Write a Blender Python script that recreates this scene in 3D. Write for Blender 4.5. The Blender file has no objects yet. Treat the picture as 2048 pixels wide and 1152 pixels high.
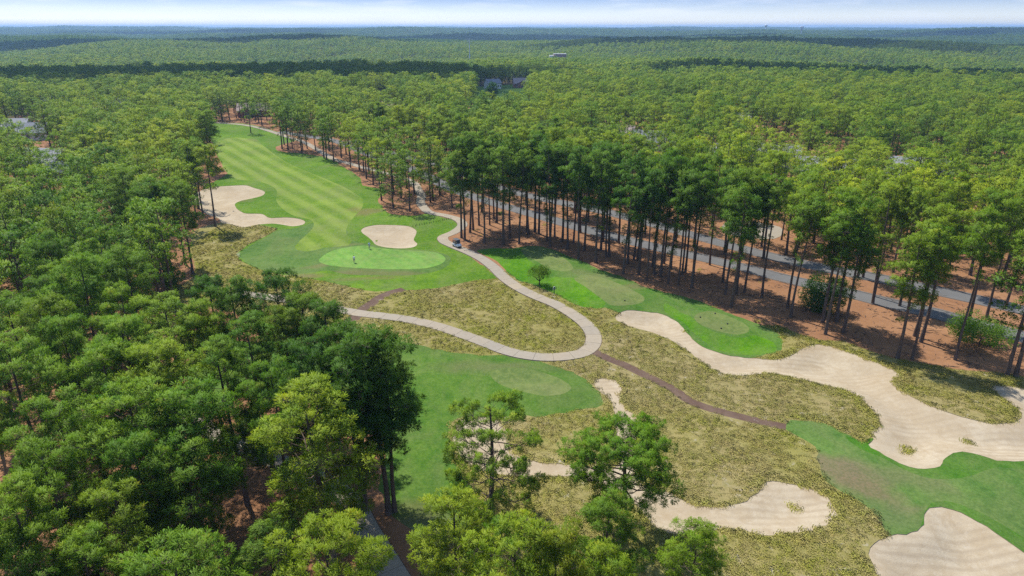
import bpy, bmesh, math, random
import numpy as np
from mathutils import Vector, Matrix
from mathutils.geometry import delaunay_2d_cdt

random.seed(7)
rng = np.random.default_rng(7)
S = bpy.context.scene
COL = S.collection
PI = math.pi

# ------------------------------------------------------------------ camera
CAM_H, FPX, PITCH = 48.0, 1365.0, math.radians(20.93)
cam_d = bpy.data.cameras.new('camera')
cam_d.sensor_width = 36.0
cam_d.lens = 36.0 * FPX / 2048.0
cam_d.clip_start = 1.0
cam_d.clip_end = 60000.0
cam = bpy.data.objects.new('camera', cam_d)
cam.location = (0, 0, CAM_H)
cam.rotation_euler = (PI / 2 - PITCH, 0, 0)
COL.objects.link(cam)
S.camera = cam

# ------------------------------------------------------------------ sky and sun
SUN_EL = math.radians(59)
SHX, SHY = 0.60, -0.80            # direction in which shadows fall on the ground
SUN_STRENGTH, SKY_STRENGTH, EXPOSURE = 3.9, 0.15, 0.93
world = bpy.data.worlds.new('World')
S.world = world
world.use_nodes = True
wn = world.node_tree
wn.nodes.clear()
wo = wn.nodes.new('ShaderNodeOutputWorld')
bg = wn.nodes.new('ShaderNodeBackground')
sky = wn.nodes.new('ShaderNodeTexSky')
sky.sky_type = 'NISHITA'
sky.sun_disc = False
sky.sun_elevation = SUN_EL
sky.sun_rotation = math.atan2(-SHX, -SHY)
sky.altitude = 100
sky.air_density = 1.0
sky.dust_density = 0.2
sky.ozone_density = 2.0
bg.inputs['Strength'].default_value = SKY_STRENGTH
# thin fair-weather cloud streaks in the sky
tc = wn.nodes.new('ShaderNodeTexCoord')
mp = wn.nodes.new('ShaderNodeMapping')
mp.inputs['Scale'].default_value = (5, 5, 42)
wn.links.new(tc.outputs['Generated'], mp.inputs['Vector'])
cn = wn.nodes.new('ShaderNodeTexNoise')
cn.inputs['Scale'].default_value = 1.6
cn.inputs['Detail'].default_value = 7
cn.inputs['Roughness'].default_value = 0.55
wn.links.new(mp.outputs['Vector'], cn.inputs['Vector'])
cr = wn.nodes.new('ShaderNodeMapRange')
cr.inputs['From Min'].default_value = 0.48
cr.inputs['From Max'].default_value = 0.78
cr.inputs['To Max'].default_value = 0.75
wn.links.new(cn.outputs['Fac'], cr.inputs['Value'])
cm = wn.nodes.new('ShaderNodeMix')
cm.data_type = 'RGBA'
cm.inputs['B'].default_value = (3.7, 3.85, 4.15, 1)
wn.links.new(cr.outputs['Result'], cm.inputs['Factor'])
sx = wn.nodes.new('ShaderNodeSeparateXYZ')
wn.links.new(tc.outputs['Generated'], sx.inputs[0])
tn = wn.nodes.new('ShaderNodeValToRGB')
tn.color_ramp.interpolation = 'EASE'
tn.color_ramp.elements[0].position = 0.0
tn.color_ramp.elements[0].color = (.54, .58, .74, 1)
tn.color_ramp.elements[1].position = 1.0
tn.color_ramp.elements[1].color = (.95, .95, .95, 1)
for ps_, c_ in ((.045, (.165, .222, .44, 1)), (.3, (.55, .62, .72, 1))):
    e_ = tn.color_ramp.elements.new(ps_); e_.color = c_
wn.links.new(sx.outputs['Z'], tn.inputs['Fac'])
ml = wn.nodes.new('ShaderNodeMix')
ml.data_type = 'RGBA'
ml.blend_type = 'MULTIPLY'
ml.inputs['Factor'].default_value = 1.0
wn.links.new(sky.outputs['Color'], ml.inputs['A'])
wn.links.new(tn.outputs['Color'], ml.inputs['B'])
wn.links.new(ml.outputs['Result'], cm.inputs['A'])
wn.links.new(cm.outputs['Result'], bg.inputs['Color'])
wn.links.new(bg.outputs['Background'], wo.inputs['Surface'])

sun_d = bpy.data.lights.new('sun', 'SUN')
sun_d.energy = SUN_STRENGTH
sun_d.angle = math.radians(0.6)
sun_d.color = (1.0, 0.955, 0.88)
sun = bpy.data.objects.new('sun', sun_d)
sdir = Vector((SHX, SHY, 0)).normalized() * math.cos(SUN_EL) + Vector((0, 0, -math.sin(SUN_EL)))
sun.rotation_euler = sdir.to_track_quat('-Z', 'Y').to_euler()
sun.location = (-40, 60, 300)
COL.objects.link(sun)
S.view_settings.view_transform = 'Standard'
S.view_settings.look = 'None'
S.view_settings.gamma = 1.0
S.view_settings.use_curve_mapping = False
S.view_settings.exposure = EXPOSURE
S.render.engine = 'CYCLES'
S.cycles.max_bounces = 6
S.cycles.diffuse_bounces = 3
S.cycles.transmission_bounces = 4
S.cycles.transparent_max_bounces = 4
S.cycles.volume_bounces = 0
S.cycles.use_denoising = False
S.cycles.use_adaptive_sampling = True
S.cycles.adaptive_threshold = 0.008

# ------------------------------------------------------------------ plane geometry helpers
cp, sp_ = math.cos(PITCH), math.sin(PITCH)
def at(px, py, z=0.0):
    """the point of the place at height z that lies on the sight line through a photograph point"""
    u, v = (px - 1024) / FPX, -(py - 576) / FPX
    d = (u, cp + v * sp_, -sp_ + v * cp)
    t = (z - CAM_H) / d[2]
    return (t * d[0], t * d[1])
def P(pts):
    return np.array([at(x, y) for x, y in pts])
def smooth(poly, step, closed=True):
    n = len(poly); out = []
    rngk = range(n if closed else n - 1)
    for i in rngk:
        if closed:
            p0, p1, p2, p3 = poly[i - 1], poly[i], poly[(i + 1) % n], poly[(i + 2) % n]
        else:
            p0, p1, p2, p3 = poly[max(i - 1, 0)], poly[i], poly[i + 1], poly[min(i + 2, n - 1)]
        L = np.hypot(*(p2 - p1)); m = max(1, int(round(L / step)))
        # centripetal-ish: scale tangents to the segment so uneven spacing does not overshoot
        def tan(a, b, c):
            la, lb = np.hypot(*(b - a)) + 1e-6, np.hypot(*(c - b)) + 1e-6
            t = ((b - a) / la * lb + (c - b) / lb * la) / (la + lb)
            return t
        t1, t2 = tan(p0, p1, p2) * L, tan(p1, p2, p3) * L
        for k in range(m):
            s = k / m
            h00, h10 = 2*s**3 - 3*s**2 + 1, s**3 - 2*s**2 + s
            h01, h11 = -2*s**3 + 3*s**2, s**3 - s**2
            out.append(h00 * p1 + h10 * t1 + h01 * p2 + h11 * t2)
    if not closed:
        out.append(poly[-1])
    return np.array(out)
def inside(pts, poly):
    x, y = pts[:, 0], pts[:, 1]
    r = np.zeros(len(pts), bool)
    a = poly; b = np.roll(poly, -1, 0)
    for (x1, y1), (x2, y2) in zip(a, b):
        c = ((y1 > y) != (y2 > y))
        if y2 != y1:
            r ^= c & (x < (x2 - x1) * (y - y1) / (y2 - y1) + x1)
    return r
def dist_line(pts, line, closed=False):
    a = line if closed else line[:-1]
    b = np.roll(line, -1, 0) if closed else line[1:]
    best = np.full(len(pts), 1e9)
    for p, q in zip(a, b):
        d = q - p; L2 = d @ d + 1e-12
        t = np.clip(((pts - p) @ d) / L2, 0, 1)
        e = pts - p - t[:, None] * d
        best = np.minimum(best, np.einsum('ij,ij->i', e, e))
    return np.sqrt(best)
def sstep(x):
    x = np.clip(x, 0, 1)
    return x * x * (3 - 2 * x)
def ribbon(line, w):
    d = np.gradient(line, axis=0); d /= np.hypot(d[:, 0], d[:, 1])[:, None]
    nrm = np.stack([-d[:, 1], d[:, 0]], 1)
    return np.concatenate([line + nrm * w / 2, (line - nrm * w / 2)[::-1]])

# ------------------------------------------------------------------ outlines of the course, as laid out on the ground
def Z4(l): return [(350 + x / 2.88, 200 + y / 2.88) for x, y in l]
def Z6(l): return [(900 + x / 2.88, 350 + y / 2.88) for x, y in l]
def Z7(l): return [(1348 + x / 2.88, 350 + y / 2.88) for x, y in l]
def Z3(l): return [(1348 + x / 2.88, 752 + y / 2.88) for x, y in l]

native_px = [(330,590),(372,565),(388,505),(398,462),(440,447),(600,430),(760,470),(1000,540),(1100,555),(1232,612),(1400,640),(1553,655),
    (1591,666),(1636,680),(1681,683),(1723,697),(1782,715),(1834,728),(1904,739),(2008,746),(2200,775),(2300,1000),(2300,1500),(1300,1500),
    (900,1260),(850,1152),(838,1100),(850,1060),(880,1010),(850,900),(770,760),(690,700),(560,650),(430,620)]
rough_px = [(395,243),(470,246),(520,255),(560,264),(588,276),(590,282),(566,290),(552,296),(562,304),(600,307),(640,312),(690,337),(721,360),(725,372),(774,381),
    (756,398),(764,413),(778,427),(836,431),(850,428),(885,436),(915,443),(918,455),(900,465),(878,473),(884,482),(905,494),(930,507),(954,523),(980,545),(996,559),(985,559),(919,568),
    (864,578),(812,582),(749,585),(697,575),(649,561),(600,551),(544,540),(513,533),(485,519),(473,505),(496,488),(530,471),(553,456),
    (520,452),(440,440),(405,415),(398,385),(430,362),(452,350),(440,320),(430,300),(420,275),(412,255)]
fairway_px = Z4([(240,240),(330,215),(440,222),(500,262),(560,305),(720,395),(880,465),(1010,525),(1085,585),(1075,630),(1030,680),(990,735),(985,765),(1020,805),
    (1000,830),(860,840),(760,860),(700,850),(720,800),(770,760),(800,712),(780,690),(700,672),(620,625),(585,580),(570,500),(480,468),(360,458),(300,420),(262,350),(232,300)])
approach_px = Z4([(700,735),(770,715),(860,700),(985,745),(1020,805),(1100,822),(1160,838),(1230,856),(1420,870),(1560,890),(1590,930),(1540,975),(1400,1005),
    (1200,1010),(1000,1000),(840,975),(760,985),(620,975),(480,955),(400,920),(370,880),(430,835),(530,785),(600,745)])
green_px = [(638,522),(646,512),(666,502),(696,496),(728,493),(760,498),(800,501.5),(840,503.5),(870,507),(887.6,515),(891,522),(883.6,530),(865.6,537),
    (840,541),(800,542),(760,541.5),(720,539),(680,535),(652,530)]
b1_px = Z4([(1072,750),(1090,735),(1150,722),(1250,720),(1340,725),(1390,750),(1385,775),(1375,800),(1395,825),(1380,838),(1300,848),(1220,846),(1160,830),(1135,805),(1110,785),(1080,765)])
b2_px = Z4([(340,490),(400,488),(450,500),(517,525),(500,545),(440,562),(380,575),(350,590),(350,615),(375,640),(410,655),(490,655),(560,680),(620,676),(690,680),(750,705),
    (735,718),(680,726),(620,718),(560,712),(470,722),(400,738),(330,725),(270,715),(255,690),(200,670),(160,640),(110,580),(120,530),(200,500)])
b3_px = [(1232,632),(1245,626),(1290,624),(1325,628),(1350,640),(1375,665),(1405,690),(1440,703),(1500,713),(1560,716),(1590,706),(1610,694),(1640,690),(1680,700),(1730,720),
    (1770,735),(1798,752),(1784,766),(1810,790),(1862,818),(1938,844),(1987,854),(2020,850),(2042,842),(2032,820),(2005,800),(1983,776),(2010,772),(2060,780),(2180,800),(2200,940),
    (2110,934),(2048,930),(2025,930),(1990,926),(1956,915),(1924,910),(1903,911),(1890,919),(1883,931),(1869,940),(1848,942),(1817,936),(1785,922),(1758,905),(1735,891),(1742,886),
    (1744,863),(1758,856),(1759,846),(1740,818),(1716,794),(1678,778),(1626,764),(1584,752),(1560,747),(1520,745),(1480,748),(1440,742),(1410,725),(1385,705),(1360,690),(1340,678),
    (1300,662),(1270,655),(1240,645)]
b4_px = [(1120,948),(1040,953),(990,945),(940,930),(915,900),(905,870),(915,840),(940,828),(985,830),(1010,850),(1020,880),(1035,905),(1060,916),(1121,922),(1180,925),(1225,935),
    (1240,915),(1238,885),(1230,850),(1228,814),(1218,790),(1190,769),(1189,756),(1205,751),(1225,753),(1242,766),(1239,787),(1253,811),(1277,835),(1279,863),(1280,900),(1276,940),(1290,970),
    (1320,982),(1348,988),(1358,998),(1383,1009),(1417,1015),(1452,1016),(1480,1012),(1501,998),(1515,988),(1522,974),(1542,964),(1574,969),(1612,979),(1643,991),(1660,1009),(1671,1026),
    (1660,1047),(1636,1061),(1591,1070),(1542,1074),(1504,1070),(1470,1063),(1424,1061),(1383,1066),(1348,1070),(1320,1060),(1295,1040),(1275,1015),(1240,985),(1190,962)]
b6_px = [(1740,1099),(1758,1085),(1779,1073),(1810,1071),(1834,1064),(1846,1051),(1848,1030),(1858,1018),(1879,1015),(1904,1021),(1938,1035),(1973,1054),(2008,1078),(2048,1103),(2140,1160),
    (2140,1330),(1830,1300),(1770,1190),(1747,1137),(1737,1113)]
near_fw_px = [(1567,846),(1580,840),(1598,839),(1636,844),(1671,856),(1699,873),(1723,886),(1742,880),(1900,880),(2260,900),(2260,1250),(2000,1150),(1850,1080),(1779,1073),(1765,1054),(1747,1030),
    (1713,1002),(1685,988),(1657,974),(1640,946),(1633,908),(1626,894),(1598,873),(1570,860)]
near_rim_px = [(1690,872),(1723,884),(1742,878),(1800,890),(1900,890),(2060,915),(2070,948),(1995,940),(1940,956),(1895,962),(1850,958),(1800,938),(1760,916),(1720,900)]
near_rim2_px = [(1838,1064),(1846,1040),(1852,1020),(1862,1008),(1890,1004),(1930,1015),(1985,1040),(2060,1085),(2140,1150),(2100,1200),(2000,1150),(1900,1100),(1830,1090)]
mid_turf_px = [(600,700),(700,690),(760,680),(830,690),(900,700),(960,706),(1000,704),(1060,712),(1085,716),(1120,728),(1160,745),(1185,760),(1200,780),(1207,800),(1195,808),(1150,815),(1100,822),
    (1050,826),(1020,826),(990,828),(930,826),(905,840),(897,880),(905,920),(930,960),(955,1000),(960,1030),(900,1075),(850,1072),(800,1050),(775,1020),(762,980),(768,900),(740,830),(690,800),(560,800),(430,790),(400,720),(440,690)]
tee_turf_px = Z6([(160,432),(360,428),(540,432),(620,455),(760,500),(880,555),(1000,595),(1100,640),(1230,675),(1350,700),(1450,735),(1560,780),(1650,820),(1750,850),(1850,890),(1900,940),(1920,980),
    (1890,1012)]) + [(1530,708),(1480,716),(1420,705),(1380,675),(1340,640),(1300,632),(1240,630),(1212,621),(1167,617),(1143,607),(1108,590),(1063,572),(1039,565),(1014,544),(994,524)]
bright1_px = Z6([(170,436),(350,432),(400,450),(430,490),(510,545),(570,580),(520,640),(430,622),(330,560),(270,500)])
bright2_px = Z6([(540,610),(620,600),(720,622),(800,690),(890,752),(885,775),(780,768),(600,692),(510,650)])
bright3_px = Z6([(1240,740),(1330,790),(1390,830),(1430,870),(1510,908),(1600,935),(1700,945),(1760,930),(1860,960),(1880,1005),(1760,1030),(1600,1015),(1480,960),(1400,900),(1330,840),(1240,790)])
t1_px = [(982,745),(1000,737),(1040,735),(1090,745),(1130,762),(1143,775),(1130,785),(1095,790),(1050,783),(1010,772),(988,760)]
t2_px = Z6([(410,450),(450,430),(540,438),(640,490),(700,540),(705,565),(660,580),(590,570),(500,520),(430,480)])
t3_px = Z6([(720,615),(770,600),(870,612),(980,650),(1070,692),(1120,730),(1100,755),(1010,770),(930,772),(890,748),(800,682)])
t4_px = Z6([(1405,830),(1430,810),(1480,800),(1560,815),(1650,850),(1715,890),(1720,915),(1680,930),(1600,925),(1510,900),(1430,865)])
path1_px = [(350,240),(412,243),(461,248),(506,255),(548,264),(579,273),(607,285),(628,297),(649,308),(673,320),(701,328),(725,336),(760,345),(800,355),(829,367),(836,379),(843,391),(841,405),(847,415),(860,426),
    (892,433),(918,442),(925,450),(905,466),(886,473),(888,481),(905,490),(933,502),(965,519),(989,538),(1010,559),(1033,576),(1070,595),(1110,611),(1145,630),(1175,652),(1187,670),(1184,688),
    (1165,702),(1130,708),(1090,709),(1050,705),(1010,696),(970,682),(920,666),(870,652),(810,641),(760,635),(710,629),(670,620),(640,613),(560,598),(470,585)]
path2_px = [(300,800),(400,852),(462,880),(486,891),(521,908),(552,919),(600,940),(655,968),(697,1002),(716,1030),(729,1057),(745,1085),(762,1113),(785,1152),(830,1230),(870,1310)]
dirt1_px = [(1183,697),(1212,711),(1247,725),(1282,742),(1348,776),(1383,801),(1435,820),(1487,834),(1539,847),(1572,854)]
dirt2_px = [(808,580),(780,588),(760,598),(744,610),(724,624),(712,638),(696,650),(684,657),(660,672)]
road1_px = [(560,262),(640,276),(720,300),(800,330),(864,358),(905,377),(950,394),(1000,411),(1077,433),(1143,451),(1195,465),(1247,478),(1334,499),(1417,518),(1494,537),(1556,554),(1608,566),(1713,590),(1782,607),(1869,626),(1921,640),(2008,662),(2100,688),(2300,745)]
road2_px = [(700,282),(800,308),(900,340),(1000,372),(1100,400),(1230,430),(1340,456),(1430,479),(1504,499),(1570,517),(1650,536),(1726,552),(1765,560),(1869,583),(1938,597),(2008,611),(2100,632),(2300,680)]
far_fw_px = [(958,258),(948,215),(950,190),(962,170),(1062,164),(1070,180),(1045,215),(1015,258)]
yard1_px = Z7([(1620,330),(1700,310),(1720,460),(1630,470)])

poly = {}
for nm, px, st in [('native_rough', native_px, 3), ('rough', rough_px, 2.2), ('fairway', fairway_px, 2.5), ('approach', approach_px, 1.6), ('putting_green', green_px, 0.9),
                   ('near_fairway', near_fw_px, 1.4), ('near_rim', near_rim_px, 1.4), ('near_rim2', near_rim2_px, 1.2), ('mid_turf', mid_turf_px, 1.4), ('tee_turf', tee_turf_px, 1.3),
                   ('bright1', bright1_px, 1.2), ('bright2', bright2_px, 1.2), ('bright3', bright3_px, 1.2), ('tee1', t1_px, .8), ('tee2', t2_px, .8), ('tee3', t3_px, .8), ('tee4', t4_px, .8),
                   ('bunker1', b1_px, .9), ('bunker2', b2_px, 1.2), ('bunker3', b3_px, 1.0), ('bunker4', b4_px, .8), ('bunker6', b6_px, .9), ('far_fairway', far_fw_px, 12)]:
    poly[nm] = smooth(P(px), st)
lines = {}
for nm, px, st in [('path1', path1_px, 1.0), ('path2', path2_px, 1.0), ('dirt1', dirt1_px, 1.2), ('dirt2', dirt2_px, 1.2), ('road1', road1_px, 4), ('road2', road2_px, 4)]:
    lines[nm] = smooth(P(px), st, closed=False)
PATH_W, ROAD_W = 2.6, 4.6
# a little raggedness where grass meets sand and straw
for nm, a in [('native_rough', .7), ('bunker3', .12), ('bunker4', .16), ('bunker6', .1), ('tee_turf', .25), ('rough', .35), ('mid_turf', .3), ('near_fairway', .35)]:
    poly[nm] = poly[nm] + rng.normal(0, a, poly[nm].shape) * .6
BUNKERS = ['bunker1', 'bunker2', 'bunker3', 'bunker4', 'bunker6']
BDEPTH = {'bunker1': .9, 'bunker2': .9, 'bunker3': 1.0, 'bunker4': .8, 'bunker6': 1.3}

# ------------------------------------------------------------------ terrain height
def base_h(p):
    x, y = p[:, 0], p[:, 1]
    r = np.hypot(x, y)
    z = .35 * np.sin(x * .061 + 1.2) * np.sin(y * .049 + .4) + .22 * np.sin(x * .021 - y * .093) + .12 * np.sin(x * .17 + y * .05)
    far = sstep((r - 380) / 900)
    th = np.arctan2(x, y)
    hills = (-9 + 11 * np.sin(y * .0041 + x * .0011 + .6) + 7 * np.sin(x * .0052 - y * .0019 + 2.1) + 4 * np.sin(x * .011 + y * .007))
    ff = sstep((r - 1500) / 4500)
    hills2 = 12 * np.sin(y * .00133 + x * .0005 + 1.0) + 9 * np.sin(x * .0012 - y * .0009 + .7) + 9 * np.sin(y * .0031 + x * .0007) + 10 * sstep((r - 5000) / 5000)
    z = z * (1 - far) + far * hills * (1 - ff * .4) + ff * hills2
    return z
def height(p):
    p = np.atleast_2d(np.asarray(p, float))
    z = base_h(p)
    near = (p[:, 1] < 420) & (np.abs(p[:, 0]) < 260)
    if near.any():
        q = p[near]
        dz = np.zeros(len(q))
        for b in BUNKERS:
            pg = poly[b]
            lo, hi = pg.min(0) - 1, pg.max(0) + 1
            m = ((q > lo) & (q < hi)).all(1)
            if m.any():
                ins = inside(q[m], pg)
                d = dist_line(q[m], pg, True)
                dz[m] -= np.where(ins, BDEPTH[b] * sstep(d / 4.5), 0)
        for t in ['tee1', 'tee2', 'tee3', 'tee4', 'putting_green']:
            pg = poly[t]
            lo, hi = pg.min(0) - 4, pg.max(0) + 4
            m = ((q > lo) & (q < hi)).all(1)
            if m.any():
                ins = inside(q[m], pg)
                d = dist_line(q[m], pg, True)
                dz[m] += .55 * np.where(ins, 1, sstep(1 - d / 3.0))
        z[near] += dz
    return z
def hz(x, y):
    return float(height(np.array([[x, y]]))[0])

# ------------------------------------------------------------------ material helpers
def new_mat(name):
    m = bpy.data.materials.new(name)
    m.use_nodes = True
    nt = m.node_tree
    nt.nodes.clear()
    return m, nt
class G:
    """tiny wrapper for wiring shader nodes"""
    def __init__(s, nt, k=1.0): s.nt = nt; s.k = k
    def n(s, typ, **kw):
        nd = s.nt.nodes.new(typ)
        for k, v in kw.items():
            if k in nd.inputs.keys() if isinstance(k, str) else False:
                s.set(nd.inputs[k], v)
            else:
                setattr(nd, k, v)
        return nd
    def set(s, inp, v):
        if isinstance(v, bpy.types.NodeSocket): s.nt.links.new(v, inp)
        else:
            if hasattr(inp, 'default_value'):
                try: inp.default_value = v
                except Exception: inp.default_value = (*v, 1) if len(v) == 3 else v
    def pos(s): return s.n('ShaderNodeNewGeometry').outputs['Position']
    def noise(s, vec, scale, detail=3, rough=.55, dist=0.0):
        nd = s.n('ShaderNodeTexNoise', Scale=scale, Detail=detail, Roughness=rough, Distortion=dist)
        s.set(nd.inputs['Vector'], vec)
        return nd.outputs['Fac']
    def ramp(s, v, a, b, lo=0., hi=1.):
        nd = s.n('ShaderNodeMapRange')
        s.set(nd.inputs['Value'], v)
        for k, x in (('From Min', a), ('From Max', b), ('To Min', lo), ('To Max', hi)): nd.inputs[k].default_value = x
        return nd.outputs['Result']
    def mix(s, f, a, b, mode='MIX'):
        nd = s.n('ShaderNodeMix'); nd.data_type = 'RGBA'; nd.blend_type = mode
        s.set(nd.inputs['Factor'], f)
        for k, v in (('A', a), ('B', b)):
            i = [q for q in nd.inputs if q.name == k and q.type == 'RGBA'][0]
            s.set(i, v if isinstance(v, bpy.types.NodeSocket) else (*[c * s.k for c in v[:3]], 1))
        return [q for q in nd.outputs if q.type == 'RGBA'][0]
    def math(s, op, a, b=0.0):
        nd = s.n('ShaderNodeMath'); nd.operation = op
        s.set(nd.inputs[0], a); s.set(nd.inputs[1], b)
        return nd.outputs[0]
    def mapping(s, vec, loc=(0,0,0), rot=(0,0,0), scale=(1,1,1), typ='POINT'):
        nd = s.n('ShaderNodeMapping'); nd.vector_type = typ
        s.set(nd.inputs['Vector'], vec)
        nd.inputs['Location'].default_value = loc; nd.inputs['Rotation'].default_value = rot; nd.inputs['Scale'].default_value = scale
        return nd.outputs['Vector']
    def bsdf(s, color, rough=.9, spec=.2, bump=None, bstr=.3, bdist=.1, metal=0.):
        b = s.n('ShaderNodeBsdfPrincipled')
        s.set(b.inputs['Base Color'], color if isinstance(color, bpy.types.NodeSocket) else (*color[:3], 1))
        s.set(b.inputs['Roughness'], rough)
        b.inputs['Specular IOR Level'].default_value = spec
        b.inputs['Metallic'].default_value = metal
        if bump is not None:
            bn = s.n('ShaderNodeBump'); s.set(bn.inputs['Height'], bump)
            bn.inputs['Strength'].default_value = bstr; bn.inputs['Distance'].default_value = bdist
            s.nt.links.new(bn.outputs['Normal'], b.inputs['Normal'])
        return b
    def out(s, shader):
        o = s.n('ShaderNodeOutputMaterial')
        s.nt.links.new(shader.outputs[0], o.inputs['Surface'])
M = {}
GK = .64
def plain(name, col, rough=.6, spec=.3, metal=0., vary=.12, scale=3.):
    m, nt = new_mat(name); g = G(nt)
    tcn = g.n('ShaderNodeTexCoord').outputs['Object']
    n = g.noise(tcn, scale, 4)
    c = g.mix(g.ramp(n, .3, .7), [v * (1 - vary) for v in col], [min(1, v * (1 + vary)) for v in col])
    g.out(g.bsdf(c, rough, spec, metal=metal))
    M[name] = m
    return m

STR_A, STR_B = np.array(at(544, 318)), np.array(at(725, 408))
sd_ = STR_B - STR_A; sd_ /= np.hypot(*sd_)
STR_N = (-sd_[1], sd_[0])
def turf(name, c1, c2, dry=(.19, .15, .07), dry_lo=.57, dry_hi=.78, dry_amt=.7, stripes=0., s_per=9., snorm=STR_N, patches=(), fine=.18):
    m, nt = new_mat(name); g = G(nt, GK)
    p = g.pos()
    big = g.noise(p, .045, 4, .6, .4)
    midn = g.noise(p, .33, 4, .62, .6)
    fin = g.noise(p, 3.2, 4, .7)
    c = g.mix(g.ramp(big, .42, .60), [v * .82 for v in c1], [v * 1.12 for v in c2])
    c = g.mix(g.ramp(midn, .40, .64, 0, .7), c, [v * q for v, q in zip(c1, (.62, .74, .6))])
    mot = g.noise(g.mapping(p, loc=(5, 5, 0), scale=(1, .8, 1)), 1.15, 5, .72, .3)
    c = g.mix(g.ramp(mot, .44, .62, 0, .5), c, [v * q for v, q in zip(c2, (1.35, 1.2, 1.25))])
    c = g.mix(g.ramp(mot, .46, .30, 0, .45), c, [v * .6 for v in c1])
    dn = g.noise(g.mapping(p, loc=(31, 7, 0)), .06, 5, .65, .8)
    c = g.mix(g.ramp(dn, dry_lo, dry_hi, 0, dry_amt), c, dry)
    for (cx, cy), rx, ry, ang, col, amt in patches:
        v = g.mapping(p, loc=(cx, cy, 0), rot=(0, 0, ang), scale=(rx, ry, 100), typ='TEXTURE')
        ln = g.n('ShaderNodeVectorMath'); ln.operation = 'LENGTH'; g.set(ln.inputs[0], v)
        dd = g.math('ADD', ln.outputs['Value'], g.math('MULTIPLY', g.math('SUBTRACT', g.noise(p, .22, 5, .65, .5), .5), 1.5))
        c = g.mix(g.ramp(dd, 1.05, .35, 0, amt), c, col)
    if stripes:
        dt = g.n('ShaderNodeVectorMath'); dt.operation = 'DOT_PRODUCT'
        g.set(dt.inputs[0], p); dt.inputs[1].default_value = (snorm[0], snorm[1], 0)
        wob = g.math('MULTIPLY', g.noise(p, .03, 2), 1.6)
        ph = g.math('MULTIPLY', g.math('ADD', dt.outputs['Value'], wob), 2 * PI / s_per)
        sn = g.ramp(g.math('SINE', ph), -.7, .7)
        amt = g.math('MULTIPLY', sn, g.ramp(g.noise(p, .05, 3), .2, .6, .45, 1.))
        c = g.mix(amt, c, g.mix(stripes, c, (.36, .43, .10)))
    c = g.mix(g.ramp(g.noise(g.mapping(p, loc=(11, 80, 0), scale=(1, .6, 1)), .11, 5, .7, .9), .45, .68, 0, .5), c, (.21, .235, .09))
    c = g.mix(g.ramp(fin, .38, .6, fine * 2.4, 0), c, [v * .45 for v in c1])
    g.out(g.bsdf(c, .95, .08, bump=fin, bstr=.35, bdist=.06))
    M[name] = m
    return m
A = lambda x, y: at(x, y)
turf('turf_rough', (.105, .235, .012), (.15, .27, .018), dry_lo=.64, patches=[(A(600, 290), 10, 6, .5, (.27, .20, .09), .85), (A(690, 330), 8, 4, .6, (.25, .19, .08), .6),
     (A(735, 425), 7, 4, .8, (.24, .18, .08), .75), (A(612, 548), 6, 2.2, 0., (.25, .17, .09), .8), (A(740, 556), 10, 1.6, .1, (.22, .17, .07), .6), (A(485, 506), 4, 2, .4, (.42, .38, .30), .7), (A(480, 400), 5, 3, .4, (.2, .17, .06), .6)])
turf('turf_fairway', (.14, .255, .018), (.175, .28, .024), dry_lo=.66, dry_amt=.4, stripes=.46, s_per=6.0, fine=.10, patches=[(A(725, 420), 6, 4, .6, (.27, .2, .09), .5), (A(520, 280), 10, 9, .6, (.2, .2, .07), .5)])
turf('turf_approach', (.095, .2, .038), (.125, .215, .045), dry=(.2, .19, .08), dry_lo=.56, dry_amt=.5, fine=.1, patches=[(A(700, 545), 9, 2, .05, (.24, .18, .09), .6), (A(790, 548), 12, 1.3, .0, (.22, .19, .08), .55), (A(690, 488), 7, 1.6, .1, (.2, .17, .07), .5), (A(640, 530), 5, 1.5, .1, (.24, .18, .09), .5)])
turf('turf_green', (.165, .345, .06), (.185, .36, .065), dry_lo=.7, dry_amt=.2, stripes=.16, s_per=2.2, snorm=(.82, .57), fine=.05)
turf('turf_tees', (.085, .215, .028), (.12, .23, .034), dry=(.2, .18, .08), dry_lo=.57, dry_amt=.6, patches=[(A(1275, 575), 4, 2.2, .5, (.22, .18, .09), .7), (A(1180, 555), 8, 4, -.5, (.2, .2, .09), .6), (A(1165, 620), 2.6, 1.2, -.5, (.3, .25, .14), .7)])
turf('turf_bright', (.085, .255, .006), (.115, .275, .01), dry_lo=.72, dry_amt=.3)
turf('turf_tee_top', (.155, .225, .06), (.185, .245, .068), dry=(.24, .21, .11), dry_lo=.5, dry_amt=.6, fine=.1)
turf('turf_mid', (.085, .205, .022), (.12, .22, .03), dry=(.19, .17, .07), dry_lo=.58, dry_amt=.55, patches=[(A(860, 1085), 5, 4, 0, (.34, .27, .18), .9), (A(1000, 730), 12, 3, 0., (.19, .18, .085), .6), (A(830, 1030), 5, 3, 0., (.17, .14, .06), .55)])
turf('turf_near', (.10, .215, .04), (.13, .225, .048), dry=(.2, .18, .09), dry_lo=.6, dry_amt=.5, patches=[(A(1680, 940), 5.5, 3.2, -.75, (.25, .18, .11), .9), (A(1740, 985), 6, 2.6, -.75, (.23, .17, .10), .8), (A(1770, 950), 8, 2.4, -.35, (.19, .17, .09), .6), (A(1780, 1030), 4, 3, 0, (.18, .19, .09), .45)])
turf('turf_rim', (.055, .195, .01), (.075, .21, .014), dry_lo=.74, dry_amt=.3)

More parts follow.
